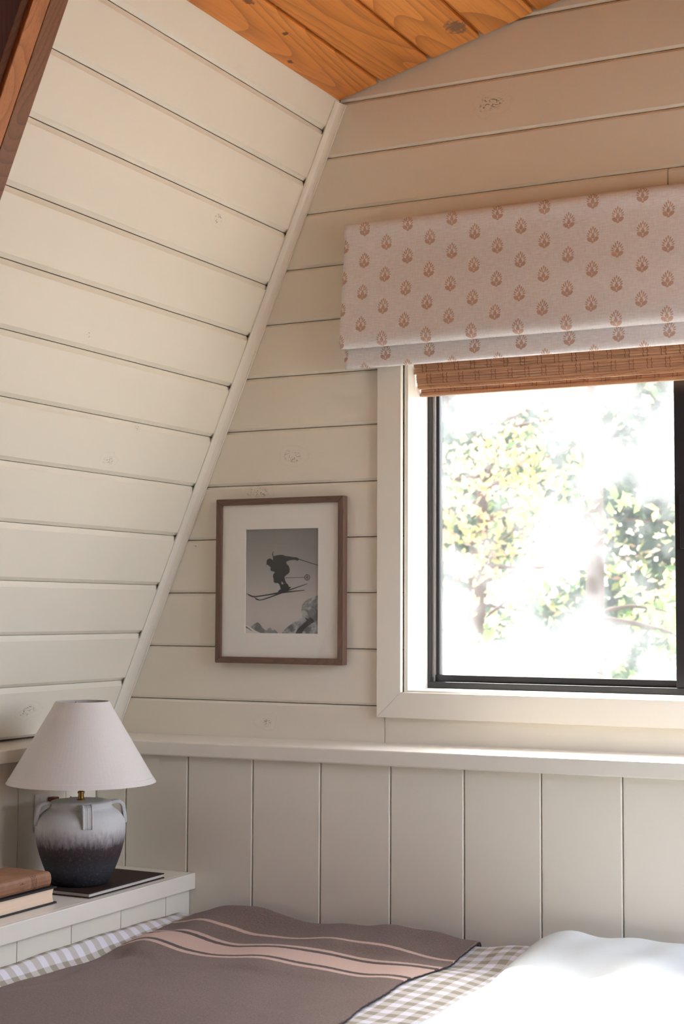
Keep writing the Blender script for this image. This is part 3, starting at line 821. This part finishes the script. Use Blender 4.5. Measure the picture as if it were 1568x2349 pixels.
bk = empty('thin_book', (-2.76, -0.53, NZ), 'thin dark brown book lying flat under the lamp', 'book')
def bpk(root, o): o.parent = root; return o
bpk(bk, MB().box((-.13, -.192, .0004), (.128, .192, .0034)).build('cover_bottom', M['leather_dark'], bevel=.001))
bpk(bk, MB().box((-.13, -.192, .0122), (.128, .192, .0152)).build('cover_top', M['leather_dark'], bevel=.001))
bpk(bk, MB().box((-.124, -.187, .0035), (.123, .187, .0121)).build('pages', M['pages_white']))
bpk(bk, MB().box((-.133, -.192, .0004), (-.1302, .192, .0152)).build('spine', M['leather_dark'], bevel=.001))

# lower book: black covers, cream pages, fore-edge to the right and front
SX, SY = -2.6735, -0.8175                        # its front right corner on the shelf
b2_ = empty('thick_black_book', (SX, SY, NZ), 'thick book with black covers and cream pages at the bottom of the stack', 'book')
LBW, LBL, T2 = 0.17, 0.36, 0.0475
bpk(b2_, MB().box((-LBW, -LBL, .0004), (0, 0, .0052)).build('cover_bottom', M['leather_black'], bevel=.0018))
bpk(b2_, MB().box((-LBW, -LBL, T2 - .005), (0, 0, T2)).build('cover_top', M['leather_black'], bevel=.0018))
v, f = [], []
K = 9
for i in range(K):
    a = i / (K - 1); z = .0053 + (T2 - .0104) * a; dip = 0.008 + 0.006 * math.sin(math.pi * a)
    v += [(-LBW + .008, -LBL + .006, z), (-.006, -LBL + .006, z), (-.006, -dip, z), (-LBW + .008, -dip, z)]
for i in range(K - 1):
    for j in range(4): k = (j + 1) % 4; f.append((4 * i + j, 4 * i + k, 4 * i + 4 + k, 4 * i + 4 + j))
f += [(0, 3, 2, 1), tuple(4 * (K - 1) + j for j in range(4))]
bpk(b2_, MB().raw(v, f).build('pages', M['pages']))
bpk(b2_, MB().box((-LBW - .004, -LBL, .0004), (-LBW - .0002, 0, T2)).build('spine', M['leather_black'], bevel=.0015))

# upper book: brown leather, spine with a dotted band facing the bed
t = NT('brown_leather'); p = t.obj()
nz = t.noise(p, 90, 5)
c = t.mix(t.sstep(t.noise(p, 14, 3), .3, .7), lin(168, 124, 94), lin(146, 104, 76)); c = t.mix(t.math('MULTIPLY', nz, .25), c, lin(86, 50, 36))
t.bump(nz, .25, .001); t.set(color=c, rough=.5)
M['leather_brown'] = t.m
M['tool'] = mat_plain('dark_tooling', lin(62, 40, 34), 0.6)
b3 = empty('brown_leather_book', (SX - 0.012, SY - 0.018, NZ + T2 + .0004), 'brown leather bound book with a dotted spine on top of the black book', 'book')
BW3, BL3, T3 = 0.15, 0.34, 0.042
# spine curves outwards to +x; the covers wrap round it
pr = [(-BW3, 0), (-.006, 0), (0.0, .003), (.004, .010), (.0055, .021), (.004, .032), (0.0, .039), (-.006, T3), (-BW3, T3), (-BW3, T3 - .003), (-.01, T3 - .003), (-.004, .034), (-.0005, .021), (-.004, .008), (-.01, .003), (-BW3, .003)]
bpk(b3, MB().sweep(pr, [(0, -BL3, 0), (0, 0, 0)], [(Vector((1, 0, 0)), Vector((0, 0, 1)))] * 2).build('cover', M['leather_brown'], bevel=.0012))
bpk(b3, MB().box((-BW3 + .006, -BL3 + .004, .0032), (-.0045, -.004, T3 - .0032)).build('pages', M['pages']))
b = MB()
def spx(z):
    zs = [.003, .010, .021, .032, .039]; xs = [0, .004, .0055, .004, 0]
    return float(np.interp(z, zs, xs))
for i in range(4):
    for j in range(11):
        z = .0045 + .0033 * j + (.0016 if i % 2 else 0)
        if z > .0395: continue
        y = -.085 + .0062 * i; s = .0011
        b.box((spx(z) - .0006, y - s, z - s * .8), (spx(z) + .0005, y + s, z + s * .8))
bpk(b3, b.build('spine_dots', M['tool']))
b = MB()
for k, (y0_, h) in enumerate([(-.122, .006), (-.127, .010), (-.131, .007), (-.136, .005)]):
    for z in (.012, .024): b.box((spx(z) - .0004, y0_, z), (spx(z) + .0004, y0_ + .0012, z + h * .6))
bpk(b3, b.build('spine_lettering', M['tool']))

# ------------------------------------------------------------------ table lamp
LX, LYY, LZ = -2.757, -0.600, NZ + 0.0155
lamp = empty('table_lamp', (LX, LYY, LZ), 'table lamp with a white cone shade and a grey ombre jar base', 'lamp')
t = NT('ombre_stoneware'); p = t.obj(); s_ = t.n('ShaderNodeSeparateXYZ'); t.l(p, s_.inputs[0])
cyl = t.vmath('NORMALIZE', t.vmath('MULTIPLY', p, (1, 1, 0)))
st = t.n('ShaderNodeCombineXYZ'); sc_ = t.n('ShaderNodeSeparateXYZ'); t.l(cyl, sc_.inputs[0]); t.l(sc_.outputs[0], st.inputs[0]); t.l(sc_.outputs[1], st.inputs[1]); t.l(t.math('MULTIPLY', s_.outputs[2], 3.0), st.inputs[2])
streak = t.noise(st.outputs[0], 13.0, 4, 0.65)
blot = t.noise(p, 14.0, 4, 0.6)
zz = t.math('ADD', s_.outputs[2], t.math('ADD', t.math('MULTIPLY', t.math('SUBTRACT', streak, .5), .05), t.math('MULTIPLY', t.math('SUBTRACT', blot, .5), .02)))
fine = t.noise(t.vmath('MULTIPLY', p, (1, 1, 1)), 160, 3, .7)
c = t.ramp(t.math('DIVIDE', zz, 0.245), (0.0, lin(34, 34, 38)), (0.22, lin(60, 60, 66)), (0.36, lin(58, 48, 50)), (0.47, lin(70, 60, 62)), (0.56, lin(150, 144, 146)), (0.68, lin(202, 199, 198)), (1.0, lin(214, 211, 208)))
scr = t.noise(t.vmath('MULTIPLY', p, (6, 6, 150)), 1.0, 4, .6)
c = t.mix(t.math('MULTIPLY', t.sstep(scr, .55, .72), t.math('MULTIPLY', t.sstep(s_.outputs[2], .15, .02), .0)), c, lin(150, 150, 156))
c = t.mix(t.math('MULTIPLY', t.sstep(fine, .55, .8), .35), c, lin(150, 150, 156))
t.bump(t.math('ADD', fine, scr), .2, .0012)
t.set(color=c, rough=.75, spec=.3)
M['ombre'] = t.m
prof = [(0.0, .001), (.079, .001), (.083, .004), (.0875, .012), (.0985, .0317), (.1105, .061), (.1205, .0905), (.128, .1195), (.1325, .149), (.1322, .1685), (.1285, .185), (.1215, .1985), (.110, .210), (.0985, .2185), (.0925, .2225), (.0905, .228), (.0905, .2375), (.087, .241), (.06, .2425), (.0, .2432)]
o = MB().lathe(prof, 72).build('jar', M['ombre'], lamp, smooth=True)
cam_ang = math.atan2(CAM.y - LYY, CAM.x - LX)
for k in range(4):
    a = cam_ang + math.radians(9) + k * math.pi / 2
    er = Vector((math.cos(a), math.sin(a), 0)); et = Vector((-math.sin(a), math.cos(a), 0)); ez = Vector((0, 0, 1))
    path2 = [(.086, .2335), (.100, .2365), (.112, .2365), (.1205, .2315), (.1250, .221), (.1275, .208), (.1295, .194), (.131, .181), (.130, .174)]
    w = .0155
    pr = [(-w, -.0045), (w, -.0045), (w, .0045), (w - .003, .0055), (w - .006, .0030), (.0022, .0026), (0, .0034), (-.0022, .0026), (-w + .006, .0030), (-w + .003, .0055), (-w, .0045)]
    pts, frs = [], []
    for i, (r, z) in enumerate(path2):
        r0, z0 = path2[max(i - 1, 0)]; r1, z1 = path2[min(i + 1, len(path2) - 1)]
        tx, tz = r1 - r0, z1 - z0; ll = math.hypot(tx, tz); nrm = er * (-tz / ll) + ez * (tx / ll)
        pts.append(er * r + ez * z); frs.append((et, nrm))
    MB().sweep(pr, pts, frs).build('handle', M['ombre'], lamp, smooth=False, bevel=.001)
MB().lathe([(0, .2425), (.0125, .2428), (.0125, .2455), (.009, .2475), (.0085, .262), (.0105, .263), (.0105, .268), (.007, .270), (.007, .36), (0, .36)], 28).build('neck', M['brass'], lamp, smooth=False)
t = NT('shade_fabric'); p = t.obj()
wv = t.noise(t.vmath('MULTIPLY', p, (300, 300, 300)), 1.0, 3)
col_ = t.mix(wv, lin(226, 219, 213), lin(240, 234, 229)); t.bump(wv, .12, .0008); t.set(color=col_, rough=.85, spec=.15)
tl = t.n('ShaderNodeBsdfTranslucent'); t.l(col_, tl.inputs[0]); mxs = t.n('ShaderNodeMixShader'); mxs.inputs[0].default_value = .18
t.l(t.b.outputs[0], mxs.inputs[1]); t.l(tl.outputs[0], mxs.inputs[2]); t.l(mxs.outputs[0], t.out.inputs[0])
M['shade'] = t.m
ZB, ZT, RB, RT = 0.297, 0.534, 0.2165, 0.0765
def cone(name, r0, z0, r1, z1, th, par):
    nx, nz_ = (z1 - z0), -(r1 - r0); l = math.hypot(nx, nz_); nx, nz_ = nx / l * th, nz_ / l * th
    return MB().lathe([(r0, z0), (r0 + nx, z0 + nz_), (r1 + nx, z1 + nz_), (r1, z1)], 96, True).build(name, M['shade'], par, smooth=True)
sh = MB().lathe([(RB, ZB), (RB + .0018, ZB + .0005), (RT + .0018, ZT + .0005), (RT, ZT)], 96, True).build('lamp_shade', M['shade'], lamp)
sl = (RT - RB) / (ZT - ZB)
def band(z0, z1, th): return MB().lathe([(RB + sl * (z0 - ZB) + .0021, z0), (RB + sl * (z0 - ZB) + .0021 + th, z0 - .0004), (RB + sl * (z1 - ZB) + .0021 + th, z1 - .0004), (RB + sl * (z1 - ZB) + .0021, z1)], 96, True)
band(ZB - .001, ZB + .0135, .0014).build('bottom_tape', M['shade'], sh)
band(ZT - .011, ZT + .0005, .0012).build('top_tape', M['shade'], sh)
b = MB()
for k in range(3):
    a = 2 * math.pi * k / 3 + .4
    b.tube([(0, 0, ZT - .025), (RT * .97 * math.cos(a), RT * .97 * math.sin(a), ZT - .006)], .0016, 6)
b.lathe([(0, ZT - .027), (.01, ZT - .027), (.01, ZT - .02), (0, ZT - .02)], 16)
b.build('shade_spider', M['brass'], lamp)
b = MB().tube([(0, .02, .33), (0, .05, .36), (0, .055, .43), (0, .03, .49), (0, 0, ZT - .025)], .0015, 6).tube([(0, -.02, .33), (0, -.05, .36), (0, -.055, .43), (0, -.03, .49), (0, 0, ZT - .025)], .0015, 6)
b.build('harp', M['brass'], lamp, smooth=True)
MB().lathe([(0, .36), (.013, .362), (.014, .375), (.028, .40), (.030, .42), (.022, .445), (0, .455)], 24).build('bulb', M['white_plastic'], lamp, smooth=True)

# ------------------------------------------------------------------ the bed
pts = []
for x, z in zip([-2.48, -2.412, -2.296, -2.198, -2.108, -2.022, -1.995, -1.873, -1.797, -1.728, -1.654], [.6628, .6425, .633, .6375, .6489, .6604, .6558, .6614, .6488, .6431, .6417]): pts.append((x + .03, -.36, z + .017))
for x, z in zip([-2.507, -2.43, -2.355, -2.31, -2.208, -2.137, -2.066, -1.996, -1.928, -1.856, -1.79, -1.724, -1.66], [.6651, .6566, .639, .6345, .6418, .6523, .6564, .6514, .648, .6455, .6442, .649, .6582]): pts.append((x + .02, -.62, z + .012))
for y, z in zip([-.213, -.406, -.575, -.732, -.841, -.968, -1.088, -1.2], [.668, .67, .68, .688, .682, .677, .678, .686]): pts.append((-1.63, y - .06, .64 + (z - .64) * .5))
for x, z in zip([-2.54, -2.46, -2.40, -2.33, -2.25, -2.143, -2.02, -1.90, -1.76, -1.629, -1.53], [.672, .698, .716, .714, .692, .678, .686, .697, .699, .695, .683]): pts.append((x, -.272, z + .004))
for y, z in zip([-1.4, -1.17, -.98, -.8, -.66, -.52, -.38, -.3], [.645, .642, .636, .632, .640, .653, .660, .664]): pts.append((-2.565, y, z))
for x in (-2.4, -2.1, -1.8): pts += [(x, -.95, .652), (x, -1.3, .655)]
PTS = np.array(pts)
def bedz(X, Y):
    num = np.zeros_like(X); den = np.full_like(X, 0.02)
    for (px, py, pz) in PTS:
        w = np.exp(-(((X - px) / .065) ** 2 + ((Y - py) / .085) ** 2))
        num += w * (pz - .655); den += w
    return .655 + num / den
def grid_cloth(name, x0, x1, y0, y1, nx, ny, zf, mat, parent=None, thick=0.0, uvf=None, xyf=None):
    xs = np.linspace(x0, x1, nx + 1); ys = np.linspace(y0, y1, ny + 1)
    X, Y = np.meshgrid(xs, ys); Z = zf(X, Y)
    uvv = np.stack([X.ravel(), Y.ravel()], 1)
    if xyf: X, Y = xyf(X, Y)
    v = np.stack([X.ravel(), Y.ravel(), Z.ravel()], 1)
    idx = np.arange((nx + 1) * (ny + 1)).reshape(ny + 1, nx + 1)
    f = np.stack([idx[:-1, :-1].ravel(), idx[:-1, 1:].ravel(), idx[1:, 1:].ravel(), idx[1:, :-1].ravel()], 1)
    o = add_mesh(name, v.tolist(), f.tolist(), mat, parent, True, None, uvv)
    if thick:
        md = o.modifiers.new('thickness', 'SOLIDIFY'); md.thickness = thick; md.offset = -1
    return o
# hidden support
BY0, BY1, BXX0, BXX1 = -1.78, -0.238, -2.618, -0.55
base = MB().box((BXX0 + .01, BY0, .02), (BXX1, BY1 - .01, .30)).build('bed_base', M['timber'], bevel=.01); tag(base, 'wooden bed base under the mattress', 'bed')
mt = MB().box((BXX0 + .012, BY0 + .01, .301), (BXX1 - .01, BY1 - .03, .617)).build('mattress', M['white_plastic'], bevel=.03); tag(mt, 'mattress under the gingham sheet', 'mattress')

t = NT('gingham_cotton'); uv = t.uv(); s_ = t.n('ShaderNodeSeparateXYZ'); t.l(uv, s_.inputs[0])
P_ = 0.0535
def stripe(a):
    fr = t.math('FRACT', t.math('DIVIDE', t.math('ADD', a, 10.0), P_))
    return t.sstep(t.math('ABSOLUTE', t.math('SUBTRACT', fr, .5)), .235, .265)
sxx, syy = stripe(s_.outputs[0]), stripe(s_.outputs[1])
fac = t.math('MULTIPLY', t.math('ADD', sxx, syy), .5)
c = t.ramp(fac, (0.0, lin(228, 226, 233)), (0.5, lin(202, 197, 190)), (1.0, lin(164, 156, 139)))
wv = t.noise(t.vmath('MULTIPLY', uv, (900, 900, 1)), 1.0, 2)
t.bump(wv, .15, .0006); t.set(color=c, rough=.85, spec=.15)
M['gingham'] = t.m
def sheet_z(X, Y):
    z = bedz(X, Y) - .006
    s = np.clip((-2.556 - X) / .050, 0, 1); s = s * s * (3 - 2 * s); z = z * (1 - s) + (.672 + .004 * np.sin(Y * 6)) * s
    z = z + .0022 * np.sin(X * 23 + Y * 9) * np.sin(Y * 17)
    e = np.clip((Y - (BY1 - .05)) / .05, 0, 1); z = z - .09 * e ** 2.2
    e2 = np.clip((BY0 + .07 - Y) / .07, 0, 1); z = z - .34 * e2 ** 2.5
    return z
sh_o = grid_cloth('gingham_sheet', BXX0, BXX1, BY0, BY1, 220, 170, sheet_z, M['gingham'], thick=.003)
tag(sh_o, 'taupe and white gingham sheet covering the bed', 'bedsheet')

# brown wool blanket
t = NT('brown_wool'); uv = t.uv(); s_ = t.n('ShaderNodeSeparateXYZ'); t.l(uv, s_.inputs[0])
wob = t.math('MULTIPLY', t.math('SUBTRACT', t.noise(t.pos(), 90, 3), .5), .006)
skew = t.math('ADD', t.math('MULTIPLY', s_.outputs[0], .0745), .1564)
vy = t.math('ADD', t.math('ADD', s_.outputs[1], skew), wob)
def bandm(c0, hw): return t.math('SUBTRACT', 1.0, t.sstep(t.math('ABSOLUTE', t.math('SUBTRACT', vy, c0)), hw - .0018, hw + .0018))
fz = t.noise(uv, 420, 4, .7); fz2 = t.noise(uv, 150, 4, .7); fz3 = t.noise(t.vmath('MULTIPLY', uv, (1, 1.6, 1)), 9, 3)
c = t.mix(t.sstep(fz, .3, .7), lin(92, 72, 64), lin(146, 126, 115)); c = t.mix(t.math('MULTIPLY', t.sstep(fz2, .38, .62), .5), c, lin(152, 132, 120))
c = t.mix(t.math('MULTIPLY', fz3, .3), c, lin(92, 72, 66))
pk = t.mix(t.sstep(fz, .3, .7), lin(196, 164, 148), lin(222, 194, 178))
dk = t.mix(t.sstep(fz, .3, .7), lin(78, 62, 58), lin(108, 90, 84))
BC = -.62
msk = t.math('MAXIMUM', bandm(-.425, .0085), bandm(BC, .052))
msk = t.math('MAXIMUM', msk, t.math('MAXIMUM', bandm(BC + .085, .0105), bandm(BC - .082, .0105)))
dm = t.math('MAXIMUM', bandm(BC + .0635, .0115), bandm(BC - .0615, .0095))
c = t.mix(dm, c, dk); c = t.mix(msk, c, pk)
t.bump(t.math('ADD', fz, t.math('MULTIPLY', fz2, .8)), .6, .0022)
t.set(color=c, rough=.95, spec=.1, sheen=.15)
M['wool'] = t.m
WX_, WX2_ = -2.562, -1.625
def blank_z(X, Y):
    z = bedz(X, Y) + .0035
    z = z + .0012 * np.sin(X * 31 + Y * 13)
    e = np.clip((Y - (BY1 - .035)) / .035, 0, 1); z = z - .06 * e ** 2
    lo = np.clip((WX_ + .03 - X) / .03, 0, 1); z = z - .004 * lo
    return z
def blank_xy(X, Y):
    ex = np.clip((X - (WX2_ - .12)) / .12, 0, 1); wig = .010 * np.sin(Y * 9.5) + .006 * np.sin(Y * 21 + 1)
    el = np.clip((WX_ + .12 - X) / .12, 0, 1); wl = .004 * np.sin(Y * 7 + 2)
    return X + ex * wig + el * wl, Y
wb_o = grid_cloth('wool_blanket', WX_, WX2_, BY0 + .03, BY1 + .001, 230, 300, blank_z, M['wool'], thick=.006, xyf=blank_xy)
tag(wb_o, 'brown wool blanket with pale pink stripes across the bed', 'blanket')
M['stitch'] = mat_plain('dark_blanket_stitch', lin(52, 42, 42), .95)
ys = np.linspace(BY0 + .03, BY1 - .01, 160)
X_ = np.full_like(ys, WX2_); xx_, yy_ = blank_xy(X_, ys); zz_ = blank_z(X_, ys) - .004
b = MB().tube([(float(a) + .0015 + random.uniform(-.001, .0016), float(b_), float(c_) + random.uniform(-.0008, .0008)) for a, b_, c_ in zip(xx_, yy_, zz_)], .0019, 6)
o = b.build('edge_stitching', M['stitch'], wb_o, smooth=True)

# pale mint duvet
t = NT('mint_cotton'); p = t.pos()
wv = t.noise(p, 900, 2); wr = t.noise(p, 22, 4)
c = t.mix(wr, lin(230, 238, 237), lin(238, 245, 244)); t.bump(t.math('ADD', t.math('MULTIPLY', wv, .3), wr), .25, .003); t.set(color=c, rough=.85, spec=.15)
M['mint'] = t.m
MX0 = -1.462
def mint_z(X, Y):
    s = np.clip((X - MX0) / .16, 0, 1); prof_ = np.sqrt(np.clip(1 - (1 - s) ** 2, 0, 1))
    far = np.exp(-((Y + .30) / .16) ** 2)
    puff = .028 + .012 * np.sin(X * 5.5 + 1.0) * np.sin(Y * 5 + .5) + .058 * far
    puff = puff - .016 * np.exp(-(((X + 1.28) / .08) ** 2 + ((Y + .55) / .12) ** 2)) + .014 * np.exp(-(((X + 1.10) / .10) ** 2 + ((Y + .48) / .14) ** 2))
    wr = .004 * np.sin(X * 19 + Y * 31) + .003 * np.sin(X * 37 - Y * 22 + 1)
    z = .652 + prof_ * (puff + wr * s)
    e = np.clip((Y - (BY1 - .06)) / .06, 0, 1); z = z - .07 * e ** 2.2
    return z
def mint_xy(X, Y):
    s = np.clip((MX0 + .05 - X) / .05, 0, 1)
    return X + s * (.008 * np.sin(Y * 6.3) + .004 * np.sin(Y * 17)), Y
mo = grid_cloth('mint_duvet', MX0, BXX1 + .02, BY0 + .01, BY1 + .002, 160, 240, mint_z, M['mint'], thick=.02, xyf=mint_xy)
tag(mo, 'pale mint duvet in sunlight at the right of the bed', 'duvet')

# ------------------------------------------------------------------ outside: ground and trees
t = NT('forest_floor'); p = t.pos()
c = t.ramp(t.noise(p, 1.7, 6), (.3, lin(120, 112, 104)), (.5, lin(146, 142, 132)), (.7, lin(190, 182, 172))); t.set(color=c, rough=1)
gr = MB().box((-90, -90, -2.9), (90, 120, -2.6)).build('ground', t.m); tag(gr, 'leaf covered ground outside the window', 'ground', 'structure')
def mat_leaf(name, cols):
    t = NT(name); g_ = t.n('ShaderNodeNewGeometry')
    r = g_.outputs['Random Per Island']
    n_ = len(cols); c = t.ramp(r, *[(i / max(1, n_ - 1), lin(*cc)) for i, cc in enumerate(cols)])
    t.set(color=c, rough=.5)
    tl = t.n('ShaderNodeBsdfTranslucent'); t.l(c, tl.inputs[0]); mxs = t.n('ShaderNodeMixShader'); mxs.inputs[0].default_value = .5
    t.l(t.b.outputs[0], mxs.inputs[1]); t.l(tl.outputs[0], mxs.inputs[2]); t.l(mxs.outputs[0], t.out.inputs[0])
    return t.m
M['leaf_a'] = mat_leaf('green_leaves', [(84, 112, 70), (118, 146, 84), (154, 174, 104), (190, 196, 136)])
M['leaf_b'] = mat_leaf('yellow_green_leaves', [(128, 148, 92), (188, 188, 118), (206, 178, 134), (206, 166, 150)])
M['leaf_c'] = mat_leaf('dark_green_leaves', [(60, 84, 70), (80, 104, 80), (106, 126, 92)])
M['bark'] = mat_plain('bark', lin(110, 92, 80), .95, noise=.5, nscale=12, bump=.4)
def tree(loc, h, spread, zlo, nleaf, lm, label, seed, ls=1.0):
    r = random.Random(seed)
    root = empty('tree', loc, label, 'tree', None, 'trees outside the window')
    b = MB(); pts = []
    x = y = 0.0; K = 10
    for i in range(K + 1):
        pts.append((x, y, h * i / K)); x += r.uniform(-.10, .10); y += r.uniform(-.10, .10)
    b.tube(pts, [.13 * (1 - .85 * i / K) for i in range(K + 1)], 8)
    tips = []
    for i in range(26):
        k = r.uniform(zlo, 0.97); kk = k * K; i0 = min(int(kk), K - 1); fr_ = kk - i0
        p0 = Vector(pts[i0]).lerp(Vector(pts[i0 + 1]), fr_)
        a = r.uniform(0, 2 * math.pi); L = spread * r.uniform(.45, 1.0) * (1.15 - .5 * k)
        d_ = Vector((math.cos(a), math.sin(a), r.uniform(-.15, .5)))
        q = [p0]
        for s in range(4):
            q.append(q[-1] + d_ * (L / 4)); d_ = (d_ + Vector((r.uniform(-.3, .3), r.uniform(-.3, .3), r.uniform(-.2, .25)))).normalized()
        b.tube(q, [.022, .017, .012, .008, .003], 5)
        tips += [q[2].lerp(q[3], r.random()), q[3], q[3].lerp(q[4], .5), q[4]]
    b.build('trunk', M['bark'], root, smooth=True)
    lv, lf = [], []
    for i in range(nleaf):
        c0_ = r.choice(tips) + Vector((r.gauss(0, .17), r.gauss(0, .17), r.gauss(0, .13))) * (1 + .5 * (ls - 1))
        a = Vector((r.gauss(0, 1), r.gauss(0, 1), r.gauss(0, 1))).normalized(); b2 = a.orthogonal().normalized()
        s = r.uniform(.028, .055) * ls; w = s * .55; c2 = a.cross(b2)
        k0 = len(lv)
        lv += [tuple(c0_ - a * s), tuple(c0_ - b2 * w + c2 * w * .3), tuple(c0_ + a * s), tuple(c0_ + b2 * w + c2 * w * .3)]
        lf += [(k0, k0 + 1, k0 + 2), (k0, k0 + 2, k0 + 3)]
    add_mesh('foliage', lv, lf, lm, root)
    return root
tree((-2.75, 4.4, -2.6), 6.4, 1.5, .36, 3200, M['leaf_a'], 'leafy green tree nearest the window, seen through the middle of the pane', 1)
tree((-2.0, 6.2, -2.6), 6.8, 1.7, .38, 3200, M['leaf_b'], 'yellow green tree seen through the right of the pane', 2)
tree((-4.6, 7.4, -2.6), 6.5, 1.8, .34, 3200, M['leaf_b'], 'yellow green tree standing at the left of the pane', 3)
tree((-3.3, 9.2, -2.6), 7.4, 2.2, .22, 7200, M['leaf_c'], 'dark green tree behind, in the middle of the pane', 4, 2.0)
tree((-6.6, 11.4, -2.6), 8.0, 2.2, .22, 5200, M['leaf_c'], 'dark green tree far behind at the left edge of the pane', 5, 2.0)
tree((-5.2, 14.5, -2.6), 9.5, 2.4, .18, 6000, M['leaf_c'], 'tall dark tree furthest back in the middle of the pane', 6, 2.6)
tree((-8.2, 16.0, -2.6), 9.5, 2.6, .18, 6000, M['leaf_c'], 'tall dark tree furthest back at the left of the pane', 7, 2.6)
tree((-2.4, 15.5, -2.6), 9.5, 2.5, .18, 6000, M['leaf_c'], 'tall dark tree furthest back at the right of the pane', 8, 2.6)
